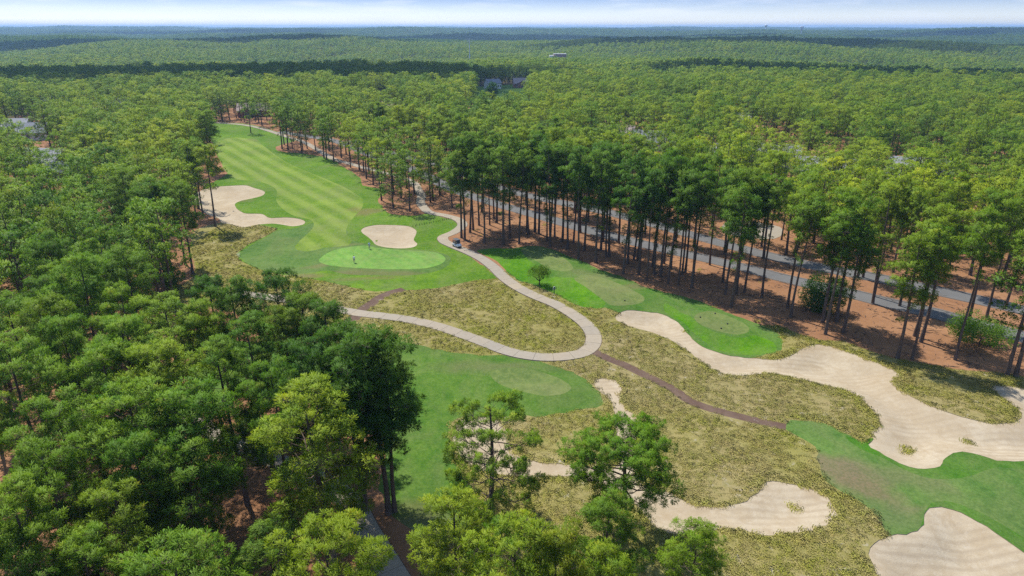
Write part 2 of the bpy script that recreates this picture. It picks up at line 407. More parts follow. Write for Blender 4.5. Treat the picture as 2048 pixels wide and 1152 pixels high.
def m_straw():
    m, nt = new_mat('pine_straw'); g = G(nt, GK); p = g.pos()
    a = g.noise(p, .09, 5, .65, .5); b = g.noise(p, 1.1, 5, .7); f = g.noise(p, 6., 4, .7)
    c = g.mix(g.ramp(a, .35, .68), (.34, .165, .078), (.50, .265, .13))
    c = g.mix(g.ramp(b, .35, .75, 0, .5), c, (.21, .11, .062))
    c = g.mix(g.ramp(g.noise(g.mapping(p, loc=(9, 50, 0)), .16, 5, .7), .66, .8, 0, .55), c, (.40, .30, .21))
    c = g.mix(g.ramp(f, .3, .7, .3, 0), c, (.1, .06, .035))
    g.out(g.bsdf(c, .95, .08, bump=f, bstr=.5, bdist=.08)); M['straw'] = m
m_straw()
def m_soil():
    m, nt = new_mat('native_soil'); g = G(nt, GK); p = g.pos()
    a = g.noise(p, .12, 5, .65, .6); b = g.noise(p, .9, 5, .7, .4); f = g.noise(p, 5., 4, .7)
    big = g.noise(g.mapping(p, loc=(20, 0, 0)), .035, 4, .6, .8)
    c = g.mix(g.ramp(a, .38, .64), (.34, .31, .085), (.40, .33, .13))
    c = g.mix(g.ramp(big, .48, .62, 0, .5), c, (.41, .32, .17))
    c = g.mix(g.ramp(b, .48, .75, 0, .8), c, (.2, .2, .055))
    c = g.mix(g.ramp(g.noise(g.mapping(p, loc=(70, 3, 0)), .5, 6, .75, .6), .59, .70, 0, .9), c, (.56, .50, .43))
    c = g.mix(g.ramp(f, .3, .7, .45, 0), c, (.13, .11, .045))
    g.out(g.bsdf(c, .95, .08, bump=f, bstr=.6, bdist=.12)); M['soil'] = m
m_soil()
def m_sand():
    m, nt = new_mat('bunker_sand'); g = G(nt, GK); p = g.pos()
    a = g.noise(p, .08, 4, .6, .5); b = g.noise(p, .5, 5, .65, .5); f = g.noise(p, 7., 4, .7)
    w = g.n('ShaderNodeTexWave', Scale=.30, Distortion=4.0, Detail=2.0); w.inputs['Detail Scale'].default_value = .2
    w.wave_type = 'RINGS'; g.set(w.inputs['Vector'], g.mapping(p, loc=(-46, -62, 0)))
    rake = w.outputs['Fac']
    fp = g.noise(p, 1.7, 5, .75, .4)
    c = g.mix(g.ramp(a, .38, .62), (.49, .395, .265), (.575, .485, .345))
    c = g.mix(g.ramp(b, .44, .6, 0, .5), c, (.44, .34, .21))
    c = g.mix(g.ramp(g.noise(g.mapping(p, loc=(17, 2, 0)), .22, 5, .7, 1.2), .54, .68, 0, .5), c, (.40, .30, .18))
    c = g.mix(g.math('MULTIPLY', g.ramp(rake, .35, 1., 0, .6), g.ramp(g.noise(g.mapping(p, loc=(3, 9, 0)), .09, 3), .42, .6)), c, (.40, .315, .21))
    c = g.mix(g.ramp(fp, .52, .68, 0, .4), c, (.40, .32, .22))
    c = g.mix(g.ramp(fp, .46, .32, 0, .35), c, (.62, .55, .45))
    c = g.mix(g.ramp(f, .36, .6, .22, 0), c, (.36, .28, .18))
    g.out(g.bsdf(c, .95, .1, bump=g.math('ADD', fp, f), bstr=.5, bdist=.06)); M['sand'] = m
m_sand()
def m_path():
    m, nt = new_mat('path_concrete'); g = G(nt, GK); p = g.pos()
    oi = g.n('ShaderNodeObjectInfo').outputs['Random']
    a = g.noise(p, .06, 3, .6, .4); b = g.noise(p, 1.6, 5, .7); f = g.noise(p, 9., 4, .7)
    c = g.mix(g.ramp(a, .4, .62), (.40, .35, .27), (.45, .37, .26))
    c = g.mix(g.ramp(oi, .0, 1., 0, .55), c, (.34, .305, .25))
    c = g.mix(g.ramp(b, .45, .8, 0, .4), c, (.26, .2, .15))
    g.out(g.bsdf(c, .9, .15, bump=f, bstr=.2, bdist=.02)); M['path'] = m
m_path()
def m_dirt():
    m, nt = new_mat('bare_dirt'); g = G(nt, GK); p = g.pos()
    a = g.noise(p, .35, 5, .7, .5); f = g.noise(p, 4., 4, .7)
    c = g.mix(g.ramp(a, .4, .65), (.15, .095, .07), (.205, .14, .10))
    c = g.mix(g.ramp(g.noise(g.mapping(p, loc=(4, 4, 0)), .55, 5, .7), .64, .72, 0, .8), c, (.42, .37, .33))
    c = g.mix(g.ramp(f, .3, .7, .3, 0), c, (.08, .05, .035))
    g.out(g.bsdf(c, .95, .1, bump=f, bstr=.5, bdist=.08)); M['dirt'] = m
m_dirt()
def m_asphalt():
    m, nt = new_mat('asphalt'); g = G(nt, GK); p = g.pos()
    a = g.noise(p, .2, 5, .65, .4); f = g.noise(p, 8., 4, .7)
    c = g.mix(g.ramp(a, .3, .7), (.15, .148, .145), (.195, .19, .18))
    c = g.mix(g.ramp(f, .3, .7, .25, 0), c, (.06, .06, .065))
    g.out(g.bsdf(c, .85, .25, bump=f, bstr=.3, bdist=.02)); M['asphalt'] = m
m_asphalt()
def m_forest_floor():
    m, nt = new_mat('forest_floor'); g = G(nt, GK); p = g.pos()
    a = g.noise(p, .02, 5, .65, .5); f = g.noise(p, .3, 5, .7)
    c = g.mix(g.ramp(a, .35, .65), (.15, .09, .05), (.09, .10, .035))
    c = g.mix(g.ramp(f, .3, .7, .5, 0), c, (.04, .05, .02))
    g.out(g.bsdf(c, .95, .05)); M['floor'] = m
m_forest_floor()
plain('kerb', (.12, .11, .10), .9)

# ------------------------------------------------------------------ object helpers
def link(o, parent=None):
    COL.objects.link(o)
    if parent is not None: o.parent = parent
    return o
def tag(o, label=None, cat=None, group=None, kind=None):
    if label: o['label'] = label
    if cat: o['category'] = cat
    if group: o['group'] = group
    if kind: o['kind'] = kind
    return o
def mesh_np(name, verts, faces_flat, nper, mats, midx=None, smooth_=False):
    """mesh from numpy arrays, every face with nper corners"""
    me = bpy.data.meshes.new(name)
    verts = np.asarray(verts, np.float32); f = np.asarray(faces_flat, np.int32).reshape(-1)
    nf = len(f) // nper
    me.vertices.add(len(verts)); me.vertices.foreach_set('co', verts.reshape(-1))
    me.loops.add(len(f)); me.loops.foreach_set('vertex_index', f)
    me.polygons.add(nf)
    me.polygons.foreach_set('loop_start', np.arange(0, nf * nper, nper, dtype=np.int32))
    me.polygons.foreach_set('loop_total', np.full(nf, nper, np.int32))
    if smooth_: me.polygons.foreach_set('use_smooth', np.ones(nf, bool))
    for m in (mats if isinstance(mats, (list, tuple)) else [mats]): me.materials.append(m)
    if midx is not None: me.polygons.foreach_set('material_index', np.asarray(midx, np.int32))
    me.update(calc_edges=True)
    return me
def obj(name, me, parent=None):
    return link(bpy.data.objects.new(name, me), parent)
def empty(name, loc=(0, 0, 0), rz=0.0, scale=1.0):
    o = bpy.data.objects.new(name, None)
    o.empty_display_size = .5
    o.location = loc; o.rotation_euler = (0, 0, rz); o.scale = (scale,) * 3
    return link(o)
class MB:
    """collects boxes, tubes and prisms into one mesh"""
    def __init__(s): s.bm = bmesh.new()
    def box(s, c, size, rot=None, bevel=0.0):
        r = bmesh.ops.create_cube(s.bm, size=1.0)
        vs = r['verts']
        bmesh.ops.scale(s.bm, vec=size, verts=vs)
        if bevel:
            es = list({e for v in vs for e in v.link_edges})
            rb = bmesh.ops.bevel(s.bm, geom=es, offset=bevel, segments=2, affect='EDGES', profile=.6)
            vs = list({v for f in rb['faces'] for v in f.verts} | {v for v in vs if v.is_valid})
        if rot is not None: bmesh.ops.rotate(s.bm, cent=(0, 0, 0), matrix=rot if isinstance(rot, Matrix) else Matrix.Rotation(rot[1], 3, rot[0]), verts=vs)
        bmesh.ops.translate(s.bm, vec=c, verts=vs)
        return s
    def tube(s, pts, radii, seg=8, caps=True):
        rings = []
        pts = [Vector(p) for p in pts]
        for i, p in enumerate(pts):
            d = (pts[min(i + 1, len(pts) - 1)] - pts[max(i - 1, 0)]).normalized()
            a = d.orthogonal().normalized() if i == 0 else (prev - d * prev.dot(d)).normalized()
            prev = a; b = d.cross(a)
            rr = radii[i] if hasattr(radii, '__len__') else radii
            rings.append([s.bm.verts.new(p + (a * math.cos(2*PI*k/seg) + b * math.sin(2*PI*k/seg)) * rr) for k in range(seg)])
        for r0, r1 in zip(rings[:-1], rings[1:]):
            for k in range(seg): s.bm.faces.new((r0[k], r0[(k+1) % seg], r1[(k+1) % seg], r1[k]))
        if caps:
            s.bm.faces.new(rings[0][::-1]); s.bm.faces.new(rings[-1])
        return s
    def prism(s, prof, axis, a, b):
        """2-d outline swept along x (axis 0) or y (axis 1) from a to b"""
        def v(t, q): return (t, q[0], q[1]) if axis == 0 else (q[0], t, q[1])
        A_ = [s.bm.verts.new(v(a, q)) for q in prof]; B_ = [s.bm.verts.new(v(b, q)) for q in prof]
        n = len(prof)
        for i in range(n): s.bm.faces.new((A_[i], A_[(i+1) % n], B_[(i+1) % n], B_[i]))
        s.bm.faces.new(A_[::-1]); s.bm.faces.new(B_)
        return s
    def lathe(s, prof, seg=16, c=(0, 0, 0)):
        rings = [[s.bm.verts.new((c[0] + r * math.cos(2*PI*k/seg), c[1] + r * math.sin(2*PI*k/seg), c[2] + z)) for k in range(seg)] for r, z in prof]
        for r0, r1 in zip(rings[:-1], rings[1:]):
            for k in range(seg): s.bm.faces.new((r0[k], r0[(k+1) % seg], r1[(k+1) % seg], r1[k]))
        s.bm.faces.new(rings[0][::-1]); s.bm.faces.new(rings[-1])
        return s
    def build(s, name, mat, parent=None, smooth_=False):
        bmesh.ops.recalc_face_normals(s.bm, faces=s.bm.faces)
        me = bpy.data.meshes.new(name); s.bm.to_mesh(me); s.bm.free()
        me.materials.append(mat if isinstance(mat, bpy.types.Material) else M[mat])
        if smooth_:
            for q in me.polygons: q.use_smooth = True
        return obj(name, me, parent)

# ------------------------------------------------------------------ the ground: one tiling of the near course, all regions sharing their edges
X0, X1, Y0, Y1 = -260., 280., 28., 470.
regions = []      # (object name, material, outline), later ones lie on top of earlier ones
rect = np.array([(X0, Y0), (X1, Y0), (X1, Y1), (X0, Y1)])
regions.append(('pine_straw_ground', 'straw', rect))
for nm, on, mt in [('native_rough', 'native_rough_ground', 'soil'), ('rough', 'rough', 'turf_rough'), ('tee_turf', 'tee_surround', 'turf_tees'), ('mid_turf', 'near_tee_fairway', 'turf_mid'),
                   ('near_fairway', 'lower_fairway', 'turf_near'), ('near_rim', 'lower_rough', 'turf_rim'), ('near_rim2', 'lower_rough', 'turf_rim'),
                   ('bright1', 'tee_rough', 'turf_bright'), ('bright2', 'tee_rough', 'turf_bright'), ('bright3', 'tee_rough', 'turf_bright'),
                   ('approach', 'green_apron', 'turf_approach'), ('fairway', 'fairway', 'turf_fairway'), ('putting_green', 'putting_green', 'turf_green'),
                   ('tee1', 'tee_box', 'turf_tee_top'), ('tee2', 'tee_box', 'turf_tee_top'), ('tee3', 'tee_box', 'turf_tee_top'), ('tee4', 'tee_box', 'turf_tee_top'),
                   ('bunker1', 'bunker', 'sand'), ('bunker2', 'bunker', 'sand'), ('bunker3', 'bunker', 'sand'), ('bunker4', 'bunker', 'sand'), ('bunker6', 'bunker', 'sand')]:
    regions.append((on, mt, poly[nm]))
regions.append(('dirt_track', 'dirt', ribbon(lines['dirt1'], 1.7)))
regions.append(('dirt_track', 'dirt', ribbon(lines['dirt2'], 2.2)))
regions.append(('cart_path', 'dirt', ribbon(lines['path1'], PATH_W + .2)))
regions.append(('cart_path', 'dirt', ribbon(lines['path2'], PATH_W + .2)))
regions.append(('road', 'asphalt', ribbon(lines['road1'], ROAD_W)))
regions.append(('road', 'asphalt', ribbon(lines['road2'], ROAD_W)))
def make_ground():
    cv, cf = [], []
    for on, mt, pg in regions:
        b = len(cv)
        q = np.clip(pg, (X0, Y0), (X1, Y1))
        if np.sum(q[:, 0] * np.roll(q[:, 1], -1) - np.roll(q[:, 0], -1) * q[:, 1]) < 0: q = q[::-1]
        cv.extend(Vector((float(a), float(c))) for a, c in q)
        cf.append(list(range(b, b + len(q))))
    gp = []
    for (xa, xb, ya, yb, st) in [(X0, X1, Y0, Y1, 9.0), (-70, 110, Y0, 190, 3.0)]:
        xs, ys = np.meshgrid(np.arange(xa + st, xb, st), np.arange(ya + st, yb, st))
        q = np.stack([xs.ravel(), ys.ravel()], 1); q += rng.uniform(-.25, .25, q.shape) * st
        gp.append(q)
    for b in BUNKERS:
        pg = poly[b]; lo, hi = pg.min(0), pg.max(0)
        st = 1.5
        xs, ys = np.meshgrid(np.arange(lo[0], hi[0], st), np.arange(lo[1], hi[1], st))
        q = np.stack([xs.ravel(), ys.ravel()], 1); q = q[inside(q, pg)]
        gp.append(q + rng.uniform(-.2, .2, q.shape))
    gp = np.concatenate(gp)
    gp = gp[(gp[:, 0] > X0) & (gp[:, 0] < X1) & (gp[:, 1] > Y0) & (gp[:, 1] < Y1)]
    cv.extend(Vector((float(a), float(c))) for a, c in gp)
    vo, eo, fo, ov, oe, of = delaunay_2d_cdt(cv, [], cf, 1, 1e-4, True)
    co = np.array([(v[0], v[1]) for v in vo])
    top = np.array([max(o) if len(o) else -1 for o in of])
    tri = np.array([f if len(f) == 3 else f[:3] for f in fo])
    z = height(co)
    res = {}
    for i, (on, mt, pg) in enumerate(regions):
        t = tri[top == i]
        if len(t) == 0: continue
        used, inv = np.unique(t, return_inverse=True)
        v3 = np.column_stack([co[used], z[used] - (.05 if on == 'bunker' else 0)])
        me = mesh_np(on, v3, inv.reshape(-1), 3, M[mt], smooth_=True)
        o = obj(on, me)
        tag(o, kind='structure')
        res.setdefault(on, []).append(o)
    return res
GR = make_ground()
def bunker_lip(o, pg):
    q = np.concatenate([pg, pg[:1]]); zz = height(q); n = len(q)
    v = np.concatenate([np.column_stack([q, zz + .015]), np.column_stack([q, zz - .12])]); i = np.arange(n - 1)
    obj('lip', mesh_np('lip', v, np.stack([i, i + 1, i + n + 1, i + n], 1), 4, M['sand']), o)
for o_b, b_n in zip(GR['bunker'], BUNKERS): bunker_lip(o_b, poly[b_n])
def lab(o, s): o['label'] = s
for o, s in zip(GR['bunker'], ['small kidney-shaped sand bunker behind the putting green', 'forked pale sand bunker beside the striped fairway', 'long winding waste bunker from the tees down past two grass tufts',
                               'narrow sand strip curling from the front tee round the native grass', 'large raked sand bunker below the lower fairway']): lab(o, s)
for o, s in zip(GR['tee_box'], ['oval tee pad below the bend of the cart path', 'oval tee pad beyond the small round tree', 'long tee pad between the lone tree and the waste bunker', 'small oval tee pad ringed by the waste bunker']): lab(o, s)
for o, s in zip(GR['road'], ['asphalt carriageway nearest the pine row', 'second asphalt carriageway beyond the straw median']): lab(o, s)
for o, s in zip(GR['cart_path'], ['concrete cart path looping past the green and tees', 'lower concrete cart path through the pine wood']): lab(o, s)
lab(GR['fairway'][0], 'mown fairway with diagonal light stripes'); lab(GR['putting_green'][0], 'smooth pale green putting green with two golfers')

# far terrain: rings out to the horizon
def make_terrain():
    rs = np.concatenate([np.arange(20, 600, 20), np.geomspace(600, 26000, 90)])
    ths = np.linspace(-PI, PI, 241)
    R, T = np.meshgrid(rs, ths, indexing='ij')
    p = np.stack([(R * np.sin(T)).ravel(), (R * np.cos(T)).ravel()], 1)
    z = base_h(p)
    ins = np.minimum.reduce([p[:, 0] - X0, X1 - p[:, 0], p[:, 1] - Y0, Y1 - p[:, 1]])
    z -= 1.9 * sstep((ins + 0) / 20) + .05
    n, m = R.shape
    i, j = np.meshgrid(np.arange(n - 1), np.arange(m - 1), indexing='ij')
    a = (i * m + j).ravel()
    f = np.stack([a, a + m, a + m + 1, a + 1], 1)
    o = obj('ground', mesh_np('ground', np.column_stack([p, z]), f, 4, M['floor'], smooth_=True))
    tag(o, kind='structure')
make_terrain()

# the second hole far behind, and lawns by the houses
def patch(name, px, mat, st, lift=.12):
    pg = smooth(P(px), st); lo, hi = pg.min(0), pg.max(0)
    xs, ys = np.meshgrid(np.arange(lo[0], hi[0], st), np.arange(lo[1], hi[1], st)); q = np.stack([xs.ravel(), ys.ravel()], 1); q = q[inside(q, pg)]
    cv = [Vector(map(float, a)) for a in pg]; n = len(cv); f0 = list(range(n))
    if np.sum(pg[:, 0] * np.roll(pg[:, 1], -1) - np.roll(pg[:, 0], -1) * pg[:, 1]) < 0: f0 = f0[::-1]
    vo, eo, fo, *_ = delaunay_2d_cdt(cv + [Vector(map(float, a)) for a in q], [], [f0], 1, 1e-4, False)
    co = np.array([(v[0], v[1]) for v in vo]); o = obj(name, mesh_np(name, np.column_stack([co, base_h(co) + lift]), np.array([f[:3] for f in fo]), 3, M[mat], smooth_=True))
    return tag(o, kind='structure')
patch('far_fairway', far_fw_px, 'turf_rough', 12.)
patch('lawn', [(60, 345), (140, 348), (150, 330), (80, 326)], 'turf_rough', 4., .05)
patch('lawn', yard1_px, 'turf_rough', 2.5, .05)
patch('driveway', [(1450, 462), (1550, 474), (1560, 452), (1460, 440)], 'path', 3., .05)

# ------------------------------------------------------------------ cart path slabs, kerbs
def slabs(bed, line, w, L=3.0, th=.05):
    seg = np.hypot(*np.diff(line, axis=0).T); s = np.concatenate([[0], np.cumsum(seg)])
    tot = s[-1]; n = int(tot / L)
    d = np.gradient(line, axis=0); d /= np.hypot(d[:, 0], d[:, 1])[:, None]
    for k in range(n):
        a, b = k * L + .02, (k + 1) * L - .02
        ts = np.linspace(a, b, 4)
        c = np.stack([np.interp(ts, s, line[:, 0]), np.interp(ts, s, line[:, 1])], 1)
        t = np.stack([np.interp(ts, s, d[:, 0]), np.interp(ts, s, d[:, 1])], 1); t /= np.hypot(t[:, 0], t[:, 1])[:, None]
        nr = np.stack([-t[:, 1], t[:, 0]], 1)
        Lq, Rq = c + nr * w / 2, c - nr * w / 2
        zt = np.maximum(height(Lq), height(Rq)) + th + random.uniform(-.008, .008)
        m = len(ts); v = []
        for q in (Lq, Rq):
            v += [(x, y, z) for (x, y), z in zip(q, zt)]
        for q in (Lq, Rq):
            v += [(x, y, z - .16) for (x, y), z in zip(q, zt)]
        f = []
        for i in range(m - 1):
            f.append((i, m + i, m + i + 1, i + 1))
            f.append((i, i + 1, 2*m + i + 1, 2*m + i)); f.append((m + i + 1, m + i, 3*m + i, 3*m + i + 1))
        f.append((0, 2*m, 3*m, m)); f.append((m - 1, 2*m - 1, 4*m - 1, 3*m - 1))
        me = bpy.data.meshes.new('slab'); me.from_pydata(v, [], f); me.materials.append(M['path'])
        obj('slab', me, bed)
slabs(GR['cart_path'][0], lines['path1'], PATH_W)
slabs(GR['cart_path'][1], lines['path2'], PATH_W)
def kerb(line, off, road):
    d = np.gradient(line, axis=0); d /= np.hypot(d[:, 0], d[:, 1])[:, None]
    nr = np.stack([-d[:, 1], d[:, 0]], 1)
    a, b = line + nr * off, line + nr * (off + math.copysign(.35, off))
    m = (a[:, 0] > X0) & (a[:, 0] < X1) & (a[:, 1] > Y0) & (a[:, 1] < Y1)
    a, b = a[m], b[m]; n = len(a); z = np.maximum(height(a), height(b)) + .13
    v = np.concatenate([np.column_stack([a, z]), np.column_stack([b, z]), np.column_stack([a, z - .4]), np.column_stack([b, z - .4])])
    i = np.arange(n - 1)
    f = np.concatenate([np.stack([i, i + n, i + n + 1, i + 1], 1), np.stack([i, i + 1, i + 2*n + 1, i + 2*n], 1), np.stack([i + n, i + 3*n, i + 3*n + 1, i + n + 1], 1)])
    obj('kerb', mesh_np('kerb', v, f, 4, M['kerb']), road)
for k, r in enumerate(['road1', 'road2']):
    for off in (ROAD_W / 2, -ROAD_W / 2): kerb(lines[r], off, GR['road'][k])

# ------------------------------------------------------------------ foliage and bark materials
def foliage(name, dark, light, old, old_amt=.35, transl=.4):
    m, nt = new_mat(name); g = G(nt)
    at_ = g.n('ShaderNodeAttribute'); at_.attribute_name = 'tint'
    oi = g.n('ShaderNodeObjectInfo')
    c = g.mix(at_.outputs['Fac'], dark, light)
    r2 = g.math('FRACT', g.math('MULTIPLY', oi.outputs['Random'], 7.31))
    c = g.mix(g.ramp(oi.outputs['Random'], .5, 1., 0, .5), c, [light[0] * 1.25, light[1] * 1.02, light[2] * .8])
    c = g.mix(g.ramp(r2, .4, 1., 0, .55), c, [dark[0] * .8, dark[1] * .95, dark[2] * 1.1])
    ln_ = g.noise(oi.outputs['Location'], .016, 5, .75, .4)
    c = g.mix(g.ramp(ln_, .5, .68, 0, .6), c, [light[0] * 1.2, light[1] * 1.05, light[2]])
    c = g.mix(g.ramp(ln_, .48, .32, 0, .6), c, [dark[0] * .75, dark[1] * .85, dark[2] * 1.1])
    c = g.mix(g.ramp(at_.outputs['Fac'], .93, 1., 0, old_amt), c, old)
    c = g.mix(1.0, c, oi.outputs['Color'], 'MULTIPLY')
    b = g.bsdf(c, .6, .18)
    t = g.n('ShaderNodeBsdfTranslucent'); g.set(t.inputs['Color'], g.mix(1.0, c, (1.15, 1.2, .7), 'MULTIPLY'))
    mx = g.n('ShaderNodeMixShader'); mx.inputs[0].default_value = transl
    nt.links.new(b.outputs[0], mx.inputs[1]); nt.links.new(t.outputs[0], mx.inputs[2])
    g.out(mx); M[name] = m
foliage('needles', (.075, .165, .010), (.26, .345, .022), (.34, .22, .04))
foliage('leaves', (.06, .14, .014), (.17, .26, .024), (.28, .22, .04))
def m_bark():
    m, nt = new_mat('bark'); g = G(nt)
    p = g.n('ShaderNodeTexCoord').outputs['Object']
    n = g.noise(g.mapping(p, scale=(1, 1, .25)), 5., 5, .7); oi = g.n('ShaderNodeObjectInfo').outputs['Random']
    c = g.mix(g.ramp(n, .35, .7), (.055, .042, .034), (.16, .125, .10))
    c = g.mix(g.ramp(oi, 0, 1, 0, .4), c, (.13, .075, .05))
    g.out(g.bsdf(c, .95, .1, bump=n, bstr=.6, bdist=.05)); M['bark'] = m
m_bark()

# ------------------------------------------------------------------ pine trees
def tube_np(pts, rad, seg):
    pts = np.asarray(pts, float); rad = np.asarray(rad, float)
    d = np.gradient(pts, axis=0); d /= np.linalg.norm(d, axis=1)[:, None] + 1e-9
    ref = np.array([1., 0, 0]) if abs(d[0][2]) > .7 else np.array([0, 0, 1.])
    a = np.cross(d, ref); a /= np.linalg.norm(a, axis=1)[:, None] + 1e-9
    b = np.cross(d, a)
    k = np.arange(seg) * 2 * PI / seg
    v = pts[:, None] + rad[:, None, None] * (a[:, None] * np.cos(k)[None, :, None] + b[:, None] * np.sin(k)[None, :, None])
    n = len(pts)
    i, j = np.meshgrid(np.arange(n - 1), np.arange(seg), indexing='ij')
    q = np.stack([i * seg + j, i * seg + (j + 1) % seg, (i + 1) * seg + (j + 1) % seg, (i + 1) * seg + j], -1).reshape(-1, 4)
    return v.reshape(-1, 3), q
def norm(v): return v / (np.linalg.norm(v, axis=-1, keepdims=True) + 1e-9)
def prof_round(t): return np.where(t < .35, .72 + .28 * t / .35, np.sqrt(np.clip(1 - ((t - .35) / .69) ** 2, 0.02, 1)))
def prof_cone(t): return .25 + .75 * (1 - t) ** .8
def prof_umb(t): return np.where(t < .45, .85 + .15 * t / .45, np.sqrt(np.clip(1 - ((t - .45) / .58) ** 2, 0.02, 1)))
def pine_geo(seed, H=20., cb=.5, R=3.6, nl=30, ncl=2, ntuft=19, blades=24, bl=.40, bw=.055, prof=prof_round, limb_seg=4, trunk_r=.24, gap=.1, low=3, up=.35, lean=.25, rc=1.12, flat=.72, droop=.0):
    """pine tree: (wood verts, quads), (crown verts, tris, tint and normals). Limbs carry rounded clumps of needle tufts."""
    r = np.random.default_rng(seed)
    wv, wq, nv = [], [], 0
    def add(pts, rad, seg):
        nonlocal nv
        v, q = tube_np(pts, rad, seg); wv.append(v); wq.append(q + nv); nv += len(v)
    zt = np.linspace(0, H * .96, 9)
    bend = r.normal(0, lean, 2); ph = r.uniform(0, 6, 2)
    def trunk_at(z):
        t = z / H
        return np.array([bend[0] * t * 1.2 + .14 * math.sin(ph[0] + t * 5), bend[1] * t * 1.2 + .14 * math.sin(ph[1] + t * 4), z])
    rad = trunk_r * (1 - .82 * (zt / H) ** 1.1); rad[0] *= 1.25
    add(np.array([trunk_at(z) for z in zt]), rad, 8 if blades > 14 else 6)
    cl = []          # clumps: centre, radius, outward direction
    az = r.uniform(0, 6.28)
    Zc = H * cb
    for k in range(nl + low):
        islow = k >= nl
        t = (k + r.uniform(0, 1)) / nl if not islow else 0.
        z0 = Zc + (H - Zc) * t * .93 if not islow else H * r.uniform(cb * .55, cb)
        az += 2.4 + r.normal(0, .35)
        if r.random() < gap and not islow: continue
        L = R * float(prof(np.array(t))) * r.uniform(.68, 1.1)
        if islow: L *= r.uniform(.25, .5)
        e0 = (-.08 - droop + .8 * t ** 1.6) + r.normal(0, .12)
        base = trunk_at(z0)
        hd = np.array([math.cos(az), math.sin(az), 0])
        m = 5; ss = np.linspace(0, 1, m)
        pts = np.array([base + hd * L * s * math.cos(e0) + np.array([0, 0, 1.]) * (L * s * math.sin(e0) + up * L * s * s * .6) for s in ss])
        pts[1:] += r.normal(0, .05 * L, (m - 1, 3)) * .7
        pts[:, 2] = np.minimum(pts[:, 2], H - .2)
        lr = max(.03, trunk_r * .32 * (L / R) * (1 - .4 * t))
        add(pts, lr * (1 - .7 * ss), limb_seg)
        sc_ = rc * (.62 + .5 * L / R) * r.uniform(.8, 1.2) * (.6 if islow else 1.)
        cl.append((pts[-1] + np.array([0, 0, .1]), sc_))
        for q in range(ncl if not islow else 0):
            if q >= 1 and L < R * .5: continue
            s = r.uniform(.42, .85)
            i = min(int(s * (m - 1)), m - 2); f = s * (m - 1) - i
            o = pts[i] * (1 - f) + pts[i + 1] * f
            ld = norm(pts[i + 1] - pts[i])
            side = norm(np.cross(ld, [0, 0, 1.])) * (1 if (q + k) % 2 else -1)
            sdv = norm(ld * .45 + side * r.uniform(.5, 1.1) + np.array([0, 0, r.uniform(.1, .6)]))
            e = o + sdv * L * r.uniform(.22, .42)
            if limb_seg >= 4: add(np.array([o, (o + e) / 2 + r.normal(0, .04, 3), e]), [lr * .45, lr * .32, .015], 3)
            cl.append((e, sc_ * r.uniform(.6, .95)))
    cl.append((trunk_at(H * .95) - np.array([0, 0, .2]), rc * .8))
    cc = np.array([0, 0, H * (cb + (1 - cb) * .3)])
    tc, tax, tn_ = [], [], []
    for c, s in cl:
        nt_ = max(3, int(ntuft * (s / rc) ** 2))
        d = norm(r.normal(0, 1, (nt_, 3)) + np.array([0, 0, .55]))
        q = c + d * s * np.array([1, 1, flat]) * r.uniform(.55, 1.0, (nt_, 1))
        tc.append(q); tax.append(norm(d + np.array([0, 0, .35]))); tn_.append(np.full(nt_, r.normal(0, .13)))
        if limb_seg >= 4:
            for j in range(min(4, nt_)):
                add(np.array([c - np.array([0, 0, s * .2]), q[j]]), [.022, .01], 3)
    tc, tax, tn_ = np.concatenate(tc), np.concatenate(tax), np.concatenate(tn_)
    n = len(tc)
    dirs = norm(r.normal(0, 1, (n, blades, 3)) + tax[:, None] * .8)
    ln = bl * r.uniform(.7, 1.15, (n, blades, 1)) * r.uniform(.85, 1.2, (n, 1, 1))
    perp = norm(np.cross(dirs, r.normal(0, 1, (n, blades, 3))))
    o = tc[:, None] - tax[:, None] * bl * .25
    wdt = bw * r.uniform(.7, 1.3, (n, blades, 1))
    A_ = o + dirs * ln * .12; B_ = o + dirs * ln + perp * wdt / 2; C_ = o + dirs * ln * r.uniform(.8, 1., (n, blades, 1)) - perp * wdt / 2
    # needles of a clump shade together as rounded brushes
    out_ = norm(tc - cc)
    nn = norm(dirs * .55 + tax[:, None] * .75 + out_[:, None] * .45)
    gn = np.cross(B_ - A_, C_ - A_); fl = (gn * nn).sum(-1) < 0
    B2 = np.where(fl[..., None], C_, B_); C2 = np.where(fl[..., None], B_, C_)
    cvx = np.stack([A_, B2, C2], 2).reshape(-1, 3)
    nrm_ = np.repeat(nn.reshape(-1, 3), 3, 0)
    tint = np.column_stack([np.repeat(np.clip(r.normal(.45, .2, n) + tn_, 0, 1), blades * 3), nrm_])
    return (np.concatenate(wv), np.concatenate(wq)), (cvx, np.arange(len(cvx)).reshape(-1, 3), tint)
def add_tint(me, tint):
    nr = None
    if tint.ndim == 2: nr, tint = tint[:, 1:], tint[:, 0]
    a = me.attributes.new('tint', 'FLOAT', 'POINT'); a.data.foreach_set('value', np.ascontiguousarray(tint, dtype=np.float32))
    if nr is not None:
        me.polygons.foreach_set('use_smooth', np.ones(len(me.polygons), bool))
        me.normals_split_custom_set_from_vertices(nr)
def pine_proto(mat='needles', **kw):
    (wv, wq), (cv, ct, tint) = pine_geo(**kw)
    tm = mesh_np('trunk', wv, wq, 4, M['bark'], smooth_=True)
    cmh = mesh_np('crown', cv, ct, 3, M[mat]); add_tint(cmh, tint)
    return tm, cmh
